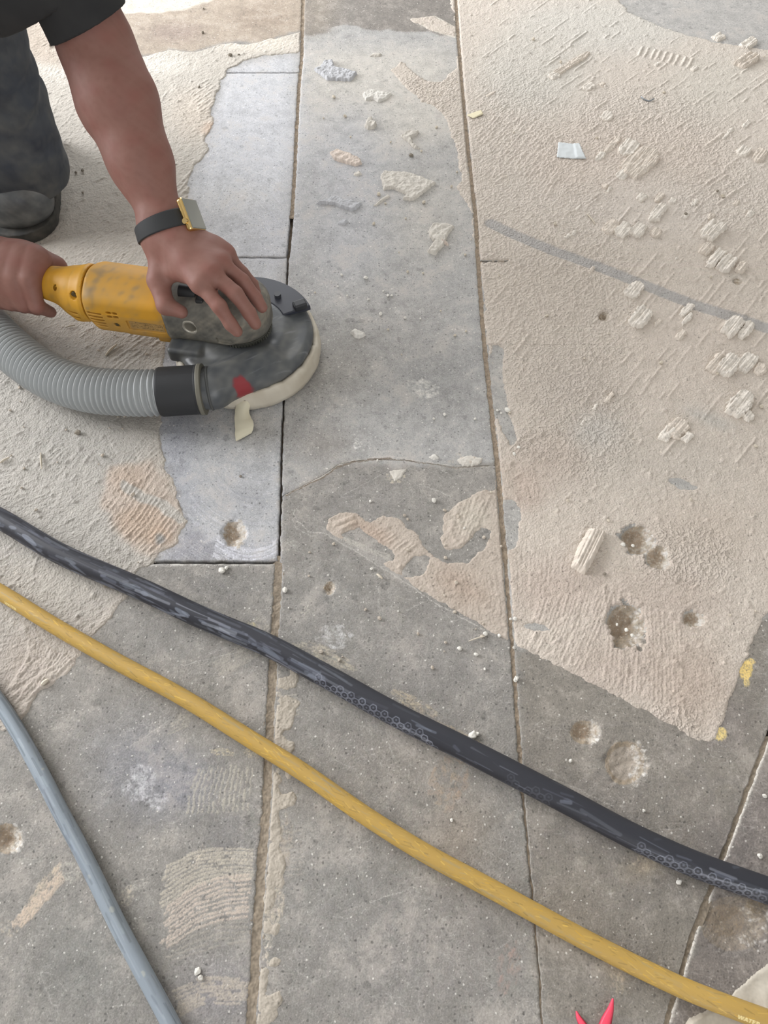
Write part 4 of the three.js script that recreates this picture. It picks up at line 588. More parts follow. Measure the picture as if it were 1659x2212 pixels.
// gear case
{
  const body = blend([cylY(0, 0, 0.062, 0.128, 0.045, 0.02), cylX(AXY, 0, 0.0, 0.1, 0.036, 0.008), rbox(0.055, AXY + 0.002, 0, 0.046, 0.034, 0.037, 0.012), rbox(0.068, 0.06, 0, 0.03, 0.012, 0.026, 0.006)], 0.022);
  const flange = rbox(0.096, AXY, 0, 0.007, 0.0385, 0.04, 0.011), sock = (x, y, z) => Math.max(Math.hypot(x - 0.062, y - 0.09) - 0.009, Math.abs(z + 0.042) - 0.018), notch = rbox(0.014, 0.074, -0.05, 0.011, 0.006, 0.01, 0.002), lid = (x, y, z) => Math.abs(Math.hypot(x, z) - 0.034) - 0.0009 + (y > 0.124 ? 0 : 0.05);
  const f = (x, y, z) => { let d = smin(body(x, y, z), flange(x, y, z), 0.008); d = Math.max(d, -sock(x, y, z), -notch(x, y, z)); d = Math.max(d, -Math.max(lid(x, y, z), 0.1262 - y)); for (const gx of [0.03, 0.05, 0.066]) d = Math.max(d, -Math.max(Math.abs(x - gx) - 0.0014, 0.1225 - y, Math.abs(z) - 0.018)); return d; };
  part('gear_case', nets(f, V3(-0.055, 0.04, -0.062), V3(0.125, 0.155, 0.062), 0.0018, (x, y, z, o) => { o[0] = 122; o[1] = 119; o[2] = 110; dusty(o, x, y, z, [160, 151, 134], 0.55); dusty(o, x, y, z + 3, [60, 60, 60], 0.35, 0.012); }), vmat(0.62, { metalness: 0.25 }), grinder, 'grey cast gear case');
  const ring = new THREE.LatheGeometry([[0.0088, 0], [0.0128, 0.0005], [0.0136, 0.003], [0.0128, 0.005], [0.0095, 0.0056], [0.0085, 0.003], [0.0084, -0.008]].map(([a, b]) => new THREE.Vector2(a, b)), 32); ring.rotateX(-Math.PI / 2); ring.translate(0.062, 0.09, -0.0365);
  part('handle_socket', ring, M('#b9b3a6', 0.45, { metalness: 0.5, side: THREE.DoubleSide }), grinder, 'bright threaded socket for a side handle');
  const lk = loc(at(408, 640, 0.126)); const b1 = new THREE.CylinderGeometry(0.0085, 0.0095, 0.024, 24); b1.rotateZ(Math.PI / 2); b1.translate(lk.x, 0.13, lk.z + 0.002); const b2 = new RoundedBoxGeometry(0.012, 0.012, 0.03, 3, 0.003); b2.translate(lk.x - 0.02, 0.127, lk.z);
  part('lock_button', mergeGeometries([b1.toNonIndexed(), b2.toNonIndexed()]), M('#2a2b2c', 0.55), grinder, 'black spindle lock button');
}
// knurled collar under the gear case
{
  const gs = [new THREE.CylinderGeometry(0.039, 0.041, 0.02, 64)]; gs[0].translate(0, 0.056, 0);
  for (let k = 0; k < 60; k++) { const a = k / 60 * Math.PI * 2, b = new THREE.BoxGeometry(0.0022, 0.009, 0.002); b.translate(0, 0.0605, 0.0405); b.rotateY(a); gs.push(b); }
  part('collar', mergeGeometries(gs.map((g) => g.toNonIndexed())), M('#57574f', 0.7), grinder, 'ribbed clamping collar');
}
// yellow motor housing with slots, screw holes and panels
{
  const main = (x, y, z) => { const t = clamp((x - 0.1) / 0.12), Rr = lerp(0.0385, 0.0415, t), c = cylX(AXY, 0, 0.098, 0.218, Rr, 0.006)(x, y, z), flat = rbox(0.157, AXY - 0.004, 0, 0.058, 0.035, 0.0398, 0.012)(x, y, z); return smin(c, flat, 0.01); };
  const tail = blend([cone(V3(0.225, AXY, 0), V3(0.24, AXY, 0), 0.0405, 0.034), cone(V3(0.24, AXY, 0), V3(0.275, AXY + 0.004, 0.003), 0.033, 0.0235), cone(V3(0.275, AXY + 0.004, 0.003), V3(0.38, AXY + 0.003, 0.005), 0.0225, 0.0205), cone(V3(0.238, AXY - 0.02, -0.02), V3(0.248, AXY - 0.017, -0.018), 0.014, 0.009)], 0.012);
  const slots = []; for (let k = 0; k < 5; k++) slots.push(rbox(0.202, AXY + 0.004 - k * 0.0066, -0.0415, 0.011, 0.0014, 0.0042, 0.001)); for (let k = 0; k < 2; k++) for (let q = 0; q < 2; q++) slots.push(rbox(0.18 - q * 0.009, AXY + 0.008 - k * 0.007, -0.0415, 0.0036, 0.0018, 0.008, 0.001));
  const tsl = []; for (let k = 0; k < 5; k++) { const a = -0.2 - k * 0.28; tsl.push(rbox(0.241, AXY + Math.sin(a) * 0.037, -Math.cos(a) * 0.037, 0.009, 0.0016, 0.005, 0.001)); }
  const holes = [[0.262, AXY + 0.019, -0.017, 0.0046], [0.231, AXY + 0.022, -0.031, 0.0058], [0.175, AXY - 0.016, -0.0415, 0.0045]];
  const hole = (x, y, z) => { let d = 9; for (const h of holes) d = Math.min(d, Math.hypot(x - h[0], y - h[1], (z - h[2]) * 0.8) - h[3]); return d; };
  const panel = rbox(0.13, AXY - 0.013, -0.0415, 0.028, 0.0095, 0.004, 0.001), rail = rbox(0.128, AXY - 0.031, -0.028, 0.034, 0.005, 0.008, 0.003), foot = rbox(0.11, AXY - 0.041, -0.016, 0.013, 0.008, 0.018, 0.004);
  const yel = (x, y, z, o) => { o[0] = 206; o[1] = 150; o[2] = 42; const d = n3(x, y, z, 0.03), e = n3(x, y, z, 0.009); mixTo(o, [176, 138, 76], clamp(0.32 + 0.6 * d + 0.25 * e)); mixTo(o, [132, 112, 84], clamp(-0.3 + 0.7 * e + 0.5 * d)); if (z < -0.025 && y < AXY + 0.004) mixTo(o, [180, 140, 82], 0.4); };
  const shell = (x, y, z) => { let d = Math.min(smin(main(x, y, z), rail(x, y, z), 0.006), foot(x, y, z)); for (const s of slots) d = Math.max(d, -s(x, y, z)); return Math.max(d, -panel(x, y, z), -hole(x, y, z)); };
  part('motor_housing', nets(shell, V3(0.09, 0.025, -0.05), V3(0.224, 0.14, 0.05), 0.0015, yel), vmat(0.6), grinder, 'worn yellow motor housing');
  const tf = (x, y, z) => { let d = Math.max(tail(x, y, z), 0.2195 - x); for (const s of tsl) d = Math.max(d, -s(x, y, z)); return Math.max(d, -hole(x, y, z)); };
  part('rear_handle', nets(tf, V3(0.214, 0.03, -0.05), V3(0.41, 0.14, 0.05), 0.0017, (x, y, z, o) => { yel(x, y, z, o); mixTo(o, [214, 156, 36], 0.45); }), vmat(0.5), grinder, 'yellow rear handle');
  const c = document.createElement('canvas'); c.width = 256; c.height = 96; const g = c.getContext('2d'); g.fillStyle = '#a98650'; g.fillRect(0, 0, 256, 96); for (let i = 0; i < 240; i++) { const x = rr(10, 246), y = 18 + ((rnd() * 4) | 0) * 18 + rr(-3, 3); g.fillStyle = `rgba(70,56,36,${rr(0.15, 0.6)})`; g.fillRect(x, y, rr(2, 10), rr(2, 8)); } for (let i = 0; i < 100; i++) { g.fillStyle = `rgba(190,154,96,${rr(0.1, 0.5)})`; g.fillRect(rr(0, 256), rr(0, 96), rr(4, 30), rr(2, 14)); }
  const lt = new THREE.CanvasTexture(c); lt.colorSpace = THREE.SRGBColorSpace; const lg = new RoundedBoxGeometry(0.052, 0.0165, 0.0016, 2, 0.0006); lg.rotateY(Math.PI); lg.translate(0.13, AXY - 0.013, -0.0376);
  part('rating_plate', lg, new THREE.MeshStandardMaterial({ map: lt, roughness: 0.7 }), grinder, 'smudged rating plate with worn dark print');
  for (const h of holes) { const s = new THREE.CylinderGeometry(h[3] * 0.62, h[3] * 0.62, 0.004, 16); s.rotateX(Math.PI / 2); s.translate(h[0], h[1], h[2] + 0.0035); part('screw', s, M('#5c5138', 0.6, { metalness: 0.4 }), grinder); }
}
// dust shroud with its suction duct
{
  const p0 = loc(at(530, 820, 0.05)), p1 = loc(at(462, 838, 0.05)), p2 = loc(at(438, 841, 0.05));
  const R0 = 0.1, disc = cylY(0, 0, 0.03, 0.052, R0, 0.011), dome = cylY(0, 0, 0.03, 0.058, 0.068, 0.014), duct = cone(V3(p0.x - 0.02, 0.05, p0.z + 0.034), p1, 0.022, 0.03), neck = cone(p1, p2, 0.0285, 0.0285);
  const bore = cone(V3(lerp(p1.x, p2.x, 0.6), p1.y, lerp(p1.z, p2.z, 0.6)), V3(p2.x * 2 - p1.x, p2.y, p2.z * 2 - p1.z), 0.025, 0.025), inside = cylY(0, 0, -0.02, 0.04, R0 - 0.006, 0.004), ear = rbox(0.074, 0.046, -0.018, 0.026, 0.013, 0.044, 0.006), earHole = cylY(0.083, -0.024, 0.048, 0.09, 0.0095, 0.001);
  const f = (x, y, z) => { let d = smin(smin(disc(x, y, z), dome(x, y, z), 0.014), ear(x, y, z), 0.005); d = smin(d, smin(duct(x, y, z), neck(x, y, z), 0.004), 0.02); d = Math.max(d, -earHole(x, y, z), 0.006 - y); return Math.max(d, -Math.max(bore(x, y, z)), -inside(x, y, z)); };
  const red = loc(at(530, 846, 0.05));
  part('dust_shroud', nets(f, V3(-0.115, 0.0, -0.15), V3(0.19, 0.1, 0.115), 0.0022, (x, y, z, o) => {
    o[0] = 74; o[1] = 77; o[2] = 80; dusty(o, x, y, z, [136, 134, 126], 0.45, 0.03); const st = nz((x + z) / 0.004, (x - z) / 0.05); mixTo(o, [170, 172, 176], clamp(st - 0.45) * 0.9 * (x < 0.03 ? 1 : 0.4));
    const rd = Math.hypot((x - red.x) / 0.015, (z - red.z) / 0.011) + 0.35 * n3(x, y, z, 0.008); if (y > 0.012) mixTo(o, [150, 42, 48], clamp((1.05 - rd) * 4) * 0.85);
  }), vmat(0.42), grinder, 'dark grey plastic dust shroud with a red smear');
  const cl = new THREE.TorusGeometry(0.0292, 0.0022, 10, 40), cd = V3().subVectors(p2, p1).normalize(); cl.applyQuaternion(new THREE.Quaternion().setFromUnitVectors(V3(0, 0, 1), cd)); const cq = p1.clone().lerp(p2, 0.35); cl.translate(cq.x, cq.y, cq.z); part('duct_rib', cl, M('#4a4b4a', 0.6), grinder);
  // felt skirt
  const lp = []; for (const [r, y] of [[0.093, 0.0012], [0.099, 0.0], [0.107, 0.0015], [0.109, 0.012], [0.1085, 0.026], [0.1065, 0.035], [0.1035, 0.0375], [0.097, 0.036], [0.093, 0.014], [0.093, 0.0012]]) lp.push(new THREE.Vector2(r, y));
  const sk = new THREE.LatheGeometry(lp, 120), sp = sk.attributes.position; for (let i = 0; i < sp.count; i++) { const x = sp.getX(i), y = sp.getY(i), z = sp.getZ(i), a = Math.atan2(z, x), k = 1 + 0.012 * nz(a * 4 + 20, y * 60) + 0.006 * nz(a * 16 + 40, y * 200); sp.setXYZ(i, x * k, y > 0.03 ? y + 0.0035 * nz(a * 7 + 20, 3) + 0.002 * nz(a * 24 + 20, 5) : y, z * k); }
  sk.computeVertexNormals(); colour(sk, (x, y, z, o) => { o[0] = 206; o[1] = 199; o[2] = 184; dusty(o, x, y, z, [164, 152, 132], 0.4, 0.02); });
  part('felt_skirt', sk, vmat(0.95), grinder, 'cream felt skirt around the shroud');
  // hinged flap of the shroud at the back
  const fl = new THREE.Shape(); fl.absarc(0, 0, 0.103, 0.62, 1.75, false); fl.absarc(0, 0, 0.062, 1.75, 0.62, true); const fg = new THREE.ExtrudeGeometry(fl, { depth: 0.007, bevelEnabled: true, bevelSize: 0.0015, bevelThickness: 0.0015, bevelSegments: 2, curveSegments: 24 }); fg.rotateX(-Math.PI / 2); fg.scale(-1, 1, -1); fg.computeVertexNormals(); fg.translate(0, 0.0505, 0);
  // flap lies on the side away from the camera
  const flap = part('shroud_flap', fg, M('#34363f', 0.4), grinder, 'dark hinged flap of the shroud');
  const hb = new RoundedBoxGeometry(0.02, 0.012, 0.014, 3, 0.003); hb.rotateY(0.6); const hp = loc(at(648, 662, 0.06)); hb.translate(hp.x, 0.0605, hp.z); part('flap_latch', hb, M('#2c2d30', 0.5), flap); const kb = new THREE.CylinderGeometry(0.005, 0.005, 0.008, 16); const kp = loc(at(600, 640, 0.062)); kb.translate(kp.x, 0.061, kp.z); part('rivet', kb, M('#3a3b40', 0.4), flap);
  // torn strip hanging out of the skirt
  const tp = [at(514, 860, 0.024), at(508, 885, 0.014), at(507, 915, 0.008), at(509, 952, 0.004)].map(loc), tq = [at(528, 866, 0.028), at(524, 890, 0.02), at(524, 918, 0.012), at(515, 950, 0.0045)].map(loc), tr = [at(542, 866, 0.022), at(538, 890, 0.009), at(548, 916, 0.012), at(544, 934, 0.004)].map(loc);
  const sheet = (rows, th) => { const nU = 14, nV = rows.length, cs = rows.map((r) => new THREE.CatmullRomCurve3(r)), pos = [], idx = []; for (let s = 0; s < 2; s++) for (let j = 0; j < nV; j++) for (let i = 0; i <= nU; i++) { const p = cs[j].getPoint(i / nU); pos.push(p.x + 0.001 * nz(i * 0.6, j + 3), p.y + (s ? -th : 0) + 0.0012 * nz(i * 0.5, j * 2), p.z + 0.001 * nz(i * 0.7 + 5, j)); } const q = nV * (nU + 1); for (let s = 0; s < 2; s++) for (let j = 0; j < nV - 1; j++) for (let i = 0; i < nU; i++) { const a = s * q + j * (nU + 1) + i; idx.push(a, a + 1, a + nU + 1, a + 1, a + nU + 2, a + nU + 1); } const g = new THREE.BufferGeometry(); g.setAttribute('position', new THREE.Float32BufferAttribute(pos, 3)); g.setIndex(idx); g.computeVertexNormals(); return g; };
  part('torn_strip', sheet([tp, tq, tr], 0.0014), M('#d3ccb4', 0.9, { side: THREE.DoubleSide }), grinder, 'torn cream strip of felt trailing from the skirt');
}
stage('grinder');
// vacuum hose
{
  const v = thing('vacuum_hose', 'grey corrugated suction hose plugged into the grinder shroud', 'suction hose');
  const e0 = at(438, 841, 0.05), pts = [at(-760, 330, 0.036), at(-560, 370, 0.036), at(-360, 440, 0.036), at(-210, 550, 0.036), at(-110, 630, 0.036), at(-40, 690, 0.036), at(10, 742, 0.036), at(58, 782, 0.036), at(115, 817, 0.037), at(190, 841, 0.041), at(262, 848, 0.045), at(318, 849, 0.049), at(352, 847, 0.05)];
  const pitch = 0.0078;
  part('corrugated_tube', tube(pts, (s) => 0.0304 + 0.0028 * Math.sin(s / pitch * Math.PI * 2), { step: pitch / 9, seg: 44 }), M('#a2a5a5', 0.55), v);
  const c0 = at(345, 847, 0.05), cg = tube([c0, c0.clone().lerp(e0, 0.5), e0], (s, L) => s < 0.003 ? 0.0338 + s * 0.3 : s > L - 0.006 ? 0.0352 : 0.0346, { step: 0.001, seg: 48 }); part('cuff', cg, M('#252628', 0.62), v, 'black rubber cuff');
  const rg = tube([c0.clone().lerp(e0, 0.93), e0.clone().lerp(c0, -0.04)], 0.0358, { step: 0.002, seg: 48 }); part('clamp_ring', rg, M('#6d6a5e', 0.6), v, 'dusty clamp ring');
}

// ---------------------------------------------------------------- the worker
{
  const who = thing('person', 'worker in black T-shirt and dusty dark trousers bending over the angle grinder', 'person');
  const W = at(360, 500, 0.192), El = at(212, 108, 0.335), Sh = V3(-0.42, 0.6, -1.08);
  const px = (x, y, h) => at(x, y, h);
  // left hand resting on the gear case
  const K4 = [px(432, 612, 0.178), px(456, 588, 0.184), px(475, 566, 0.180), px(487, 549, 0.170)];
  const PIP = [px(474, 662, 0.164), px(508, 634, 0.168), px(524, 607, 0.162), px(524, 590, 0.152)];
  const DIP = [px(498, 700, 0.143), px(538, 676, 0.146), px(552, 642, 0.144), px(546, 614, 0.137)];
  const TIP = [px(512, 716, 0.133), px(552, 700, 0.134), px(566, 664, 0.135), px(554, 632, 0.131)];
  const Rk = [0.0108, 0.011, 0.0104, 0.0095], Rp = [0.0098, 0.01, 0.0095, 0.0085], Rt = [0.0078, 0.008, 0.0076, 0.0068];
  const hand = [];
  for (let i = 0; i < 4; i++) { const m = W.clone().lerp(K4[i], 0.3); m.y -= 0.004; hand.push(cone(m, K4[i], 0.017, 0.0145)); }
  hand.push(cone(W.clone().lerp(K4[0], 0.55), K4[3].clone().lerp(W, 0.25), 0.0155, 0.0135));
  const palm = blend(hand, 0.02);
  const fing = []; for (let i = 0; i < 4; i++) fing.push(blend([cone(K4[i].clone().lerp(W, 0.18), K4[i], Rk[i] + 0.0012, Rk[i] + 0.0006), cone(K4[i], PIP[i], Rk[i], Rp[i]), cone(PIP[i], DIP[i], Rp[i], (Rp[i] + Rt[i]) / 2), cone(DIP[i], TIP[i], (Rp[i] + Rt[i]) / 2, Rt[i])], 0.004));
  const tb = [px(350, 548, 0.176), px(342, 606, 0.158), px(358, 660, 0.142), px(392, 674, 0.136)];
  const thumb = blend([cone(tb[0], tb[1], 0.0175, 0.0145), cone(tb[1], tb[2], 0.0145, 0.0118), cone(tb[2], tb[3], 0.0118, 0.0088)], 0.006), web = cone(px(376, 588, 0.168), px(405, 590, 0.172), 0.0125, 0.0125);
  const fa = El.clone().lerp(W, 0.28);
  const aside = V3().subVectors(W, El).normalize().cross(V3(0, 1, 0)).normalize();
  const arm = blend([cone(Sh, El, 0.05, 0.043), cone(El, fa, 0.043, 0.047), cone(fa, El.clone().lerp(W, 0.6), 0.047, 0.037), cone(El.clone().lerp(W, 0.6), W, 0.037, 0.0265), cone(W.clone().addScaledVector(aside, 0.008), K4[1].clone().lerp(W, 0.75), 0.0215, 0.02), cone(W.clone().addScaledVector(aside, -0.008), tb[0].clone().lerp(W, 0.6), 0.0215, 0.02)], 0.03);
  const leftArm = (x, y, z) => { let d = smin(arm(x, y, z), palm(x, y, z), 0.02); let e = 9; for (const f of fing) e = Math.min(e, f(x, y, z)); d = smin(d, e, 0.006); const t = smin(thumb(x, y, z), web(x, y, z), 0.012); return smin(d, t, 0.012) + 0.0006 * n3(x, y, z, 0.02); };
  const skin = (x, y, z, o) => { o[0] = 138; o[1] = 98; o[2] = 87; const a = n3(x, y, z, 0.018), b = n3(x, y, z, 0.005); mixTo(o, [134, 80, 70], clamp(0.08 + 0.45 * a)); mixTo(o, [112, 74, 60], clamp(0.25 * b + 0.06)); };
  const bb = (pts, m) => { const b = new THREE.Box3().setFromPoints(pts); return [b.min.subScalar(m), b.max.addScalar(m)]; };
  const [l0, h0] = bb([El.clone().lerp(Sh, 0.35), El, W, ...TIP, ...K4, ...tb], 0.058);
  const armG = nets((x, y, z) => leftArm(x, y, z), l0, h0, 0.0032, skin);
  // right hand closed round the rear handle
  const hx = (x, y, z) => grinder.localToWorld(V3(x, y, z));
  const rW = at(-52, 600, 0.115), rE = V3(-0.82, 0.25, -0.93), rS = V3(-0.8, 0.52, -1.1), rh = [];
  for (let i = 0; i < 4; i++) { const x = 0.296 + i * 0.0205, r = 0.0115 - i * 0.0006; rh.push(blend([cone(hx(x, 0.128, 0.016), hx(x, 0.122, -0.02), r + 0.001, r), cone(hx(x, 0.122, -0.02), hx(x - 0.002, 0.086, -0.036), r, r - 0.001), cone(hx(x - 0.002, 0.086, -0.036), hx(x - 0.003, 0.054, -0.016), r - 0.001, r - 0.003)], 0.005)); }
  const rp = blend([cone(hx(0.304, 0.124, 0.018), hx(0.366, 0.126, 0.02), 0.016, 0.016), cone(hx(0.32, 0.112, 0.006), rW, 0.03, 0.027), cone(hx(0.325, 0.1, -0.012), hx(0.36, 0.095, -0.008), 0.03, 0.03), cone(hx(0.32, 0.108, 0.038), hx(0.37, 0.116, 0.038), 0.015, 0.017), cone(hx(0.336, 0.108, 0.038), hx(0.29, 0.094, 0.035), 0.015, 0.012), cone(hx(0.29, 0.094, 0.035), hx(0.282, 0.07, 0.022), 0.0118, 0.009), cone(rW, rE, 0.028, 0.044)], 0.02);
  const rightHand = (x, y, z) => { let e = 9; for (const f of rh) e = Math.min(e, f(x, y, z)); return smin(rp(x, y, z), e, 0.016); };
  const [l1, h1] = bb([hx(0.28, 0.05, -0.05), hx(0.42, 0.15, 0.06), rE], 0.05);
  const handG = nets(rightHand, l1, h1, 0.0042, skin);
  // rest of the body, nearly all outside the picture
  const hip = V3(-0.66, 0.5, -1.62), chest = V3(-0.62, 0.64, -1.2), neck = V3(-0.6, 0.72, -1.02), hd = V3(-0.59, 0.78, -0.88);
  const lHip = V3(-0.56, 0.48, -1.58), rHip = V3(-0.78, 0.48, -1.58), lKn = V3(-0.6, 0.5, -1.12), lAn = V3(-0.635, 0.1, -1.215), rKn = V3(-0.98, 0.48, -1.2), rAn = V3(-0.96, 0.1, -1.32);
  const headS = (x, y, z) => { const a = (x - hd.x) / 0.075, b = (y - hd.y) / 0.098, c = (z - hd.z) / 0.1; return (Math.hypot(a, b, c) - 1) * 0.08; };
  const nose = cone(V3(hd.x, hd.y - 0.02, hd.z + 0.1), V3(hd.x, hd.y - 0.045, hd.z + 0.102), 0.009, 0.013), ears = (x, y, z) => Math.min(cone(V3(hd.x - 0.076, hd.y - 0.01, hd.z), V3(hd.x - 0.08, hd.y + 0.02, hd.z - 0.01), 0.012, 0.014)(x, y, z), cone(V3(hd.x + 0.076, hd.y - 0.01, hd.z), V3(hd.x + 0.08, hd.y + 0.02, hd.z - 0.01), 0.012, 0.014)(x, y, z));
  const core = blend([cone(hip, chest, 0.13, 0.14), cone(chest, neck, 0.13, 0.07), cone(neck, hd, 0.055, 0.06), cone(V3(-0.46, 0.63, -1.12), V3(-0.77, 0.63, -1.12), 0.06, 0.06), cone(rS, rE, 0.048, 0.043), cone(lHip, lKn, 0.08, 0.056), cone(lKn, lAn, 0.05, 0.036), cone(rHip, rKn, 0.08, 0.056), cone(rKn, rAn, 0.05, 0.036), cone(Sh, Sh.clone().lerp(El, 0.75), 0.05, 0.043)], 0.05);
  const bodyS = (x, y, z) => smin(smin(core(x, y, z), smin(headS(x, y, z), nose(x, y, z), 0.015), 0.03), ears(x, y, z), 0.008);
  const bodyG = nets(bodyS, V3(-1.08, 0.04, -1.8), V3(-0.34, 0.94, -0.74), 0.012, skin);
  part('body', mergeGeometries([armG, handG, bodyG]), vmat(0.62), who, 'tanned bare arm and hands');
  const hair = (x, y, z) => Math.max(headS(x, y, z) - 0.012, -(y - hd.y - 0.02) - (hd.z - z) * 0.9); part('hair', nets(hair, V3(-0.72, 0.66, -1.02), V3(-0.46, 0.94, -0.74), 0.007, (x, y, z, o) => { o[0] = 40; o[1] = 32; o[2] = 26; }), vmat(0.7), who);
  // black T-shirt
  const dS = V3().subVectors(El, Sh).normalize(), hN = dS.clone().add(V3(0.22, 0, 0)).normalize(), hem = El.clone().addScaledVector(dS, -0.03), dR = V3().subVectors(rE, rS).normalize(), hemR = rS.clone().lerp(rE, 0.6);
  const slv = cone(Sh, El, 0.062, 0.0525), sleeve = (x, y, z) => slv(x, y, z), sleeveR = (x, y, z) => Math.max(cone(rS, rE, 0.066, 0.06)(x, y, z), (x - hemR.x) * dR.x + (y - hemR.y) * dR.y + (z - hemR.z) * dR.z);
  const shirtC = blend([cone(hip, chest, 0.15, 0.16), cone(chest, neck, 0.15, 0.085), cone(V3(-0.44, 0.62, -1.12), V3(-0.78, 0.62, -1.12), 0.075, 0.075), cone(V3(-0.58, 0.57, -1.1), at(0, -52, 0.42), 0.12, 0.055), cone(at(-110, -56, 0.42), at(36, -46, 0.42), 0.045, 0.042)], 0.06), cutN = (x, y, z) => (z - neck.z) * 0.8 + (y - neck.y) * 0.6 - 0.01, cutH = (x, y, z) => hip.z - 0.02 - z;
  const hemCut = (x, y, z) => (x - hem.x) * hN.x + (y - hem.y) * hN.y + (z - hem.z) * hN.z, shirt = (x, y, z) => Math.max(smin(smin(Math.max(shirtC(x, y, z), cutN(x, y, z), cutH(x, y, z)), sleeve(x, y, z), 0.03), sleeveR(x, y, z), 0.03) + 0.0018 * n3(x, y, z, 0.05), x > -0.5 ? hemCut(x, y, z) + 0.03 : -9), sleeveS = (x, y, z) => Math.max(slv(x, y, z) - 0.0008 + 0.0012 * n3(x, y, z, 0.03), hemCut(x, y, z));
  const clothC = (x, y, z, o) => { o[0] = 42; o[1] = 42; o[2] = 43; dusty(o, x, y, z, [64, 62, 60], 0.3, 0.04); };
  part('t_shirt', mergeGeometries([nets(shirt, V3(-1.0, 0.3, -1.82), V3(-0.24, 0.88, -0.86), 0.007, clothC), nets(sleeveS, V3(hem.x - 0.09, hem.y - 0.08, hem.z - 0.09), V3(hem.x + 0.09, hem.y + 0.13, hem.z + 0.09), 0.0026, clothC)]), vmat(0.92), who, 'black cotton T-shirt');
  // dark dusty work trousers
  const leg = (h, k, a, flare) => blend([cone(h, k, 0.1, 0.082), cone(k, V3(lerp(k.x, a.x, 0.55), lerp(k.y, a.y, 0.55), lerp(k.z, a.z, 0.55)), 0.08, 0.076), cone(V3(lerp(k.x, a.x, 0.55), lerp(k.y, a.y, 0.55), lerp(k.z, a.z, 0.55)), V3(a.x + 0.01, a.y - 0.03, a.z + 0.062), 0.083, flare)], 0.03);
  const tr = blend([leg(lHip, lKn, lAn, 0.09), leg(rHip, rKn, rAn, 0.08), cone(hip, V3(-0.66, 0.56, -1.5), 0.15, 0.15)], 0.04);
  const trous = (x, y, z) => { const w = (y - 0.3) * 1.4 + (z + 1.15); const fold = 0.004 * nz((y + 0.3 * z) / 0.035, x / 0.12 + z / 0.1) + 0.0055 * Math.sin((y * 0.9 + z * 0.35) / 0.0068) * sstep(0.07, 0.0, Math.abs(y - 0.2)) * sstep(-0.6, -0.55, x); void w; return Math.max(tr(x, y, z) + fold, 0.042 - y + 0.01 * nz(x / 0.06, z / 0.06)); };
  part('trousers', nets(trous, V3(-1.1, 0.03, -1.84), V3(-0.46, 0.72, -0.99), 0.006, (x, y, z, o) => { o[0] = 64; o[1] = 69; o[2] = 78; dusty(o, x, y, z, [122, 119, 108], 0.46, 0.05); dusty(o, x, y, z + 2, [46, 49, 58], 0.6, 0.03); dusty(o, x, y, z + 4, [98, 98, 94], 0.3, 0.008); }), vmat(0.92), who, 'dusty dark blue grey work trousers');
  // safety shoes
  const shoe = (toe, heel) => {
    const d = V3().subVectors(toe, heel).setY(0).normalize(), s = V3(-d.z, 0, d.x), at2 = (f, y, side = 0) => heel.clone().addScaledVector(d, f).addScaledVector(s, side).setY(y), L = heel.distanceTo(toe);
    const up = blend([cone(at2(L - 0.06, 0.046, -0.014), at2(L - 0.06, 0.046, 0.014), 0.043, 0.043), cone(at2(L - 0.06, 0.044), at2(L - 0.12, 0.062), 0.046, 0.046), cone(at2(L - 0.12, 0.062), at2(0.07, 0.08), 0.046, 0.045), cone(at2(0.05, 0.04), at2(0.055, 0.115), 0.042, 0.044)], 0.03);
    const f = (x, y, z) => { const v = V3(x, y, z).sub(heel), a = v.dot(d), q = v.dot(s), tongue = a < L - 0.1 && Math.abs(q) < 0.022 && y > 0.08 ? 0.001 * Math.sin(a / 0.0032) : 0, cap = Math.abs(a - (L - 0.1) + q * q * 6) < 0.0022 ? 0.0012 : 0; return Math.max(up(x, y, z) - tongue + cap, 0.016 - y); };
    const [a, b] = bb([toe, heel, heel.clone().setY(0.15)], 0.075); a.y = 0.005;
    const m = part('shoe', nets(f, a, b, 0.003, (x, y, z, o) => { o[0] = 104; o[1] = 108; o[2] = 110; dusty(o, x, y, z, [156, 154, 146], 0.42, 0.025); dusty(o, x, y, z + 1, [58, 62, 68], 0.35, 0.015); }), vmat(0.38), who, 'dusty grey black safety shoe');
    const so = (x, y, z) => { const v = V3(x, 0, z).sub(heel.clone().setY(0)), t = clamp(v.dot(d), 0.045, L - 0.052), q = Math.hypot(v.dot(d) - t, v.dot(s)); return Math.max(q - lerp(0.043, 0.054, sstep(0.08, L - 0.08, t)), Math.abs(y - 0.0115) - 0.0085) - 0.002; };
    part('sole', nets(so, a.clone().setY(-0.004), b.clone().setY(0.03), 0.003, (x, y, z, o) => { o[0] = 60; o[1] = 60; o[2] = 58; dusty(o, x, y, z, [120, 114, 104], 0.4, 0.02); }), vmat(0.8), m);
    for (let k = 0; k < 4; k++) { const c = at2(L - 0.125 - k * 0.02, 0.104 + k * 0.006), g = tube([c.clone().addScaledVector(s, -0.024).setY(c.y - 0.008), c.clone().addScaledVector(s, -0.008).setY(c.y + 0.004), c.clone().addScaledVector(s, 0.008).setY(c.y + 0.004), c.clone().addScaledVector(s, 0.024).setY(c.y - 0.008)], 0.0024, { seg: 8 }); part('lace', g, M('#2f2f2f', 0.9), m); }
  };
  const toeP = at(50, 528, 0); shoe(V3(toeP.x, 0.0, toeP.z), V3(toeP.x - 0.035, 0.0, toeP.z - 0.29)); shoe(V3(-0.96, 0, -1.16), V3(-0.97, 0, -1.45));
  // wristwatch
  const wa = thing('wristwatch', 'gold cased smartwatch on a black strap around the worker\'s wrist', 'watch');
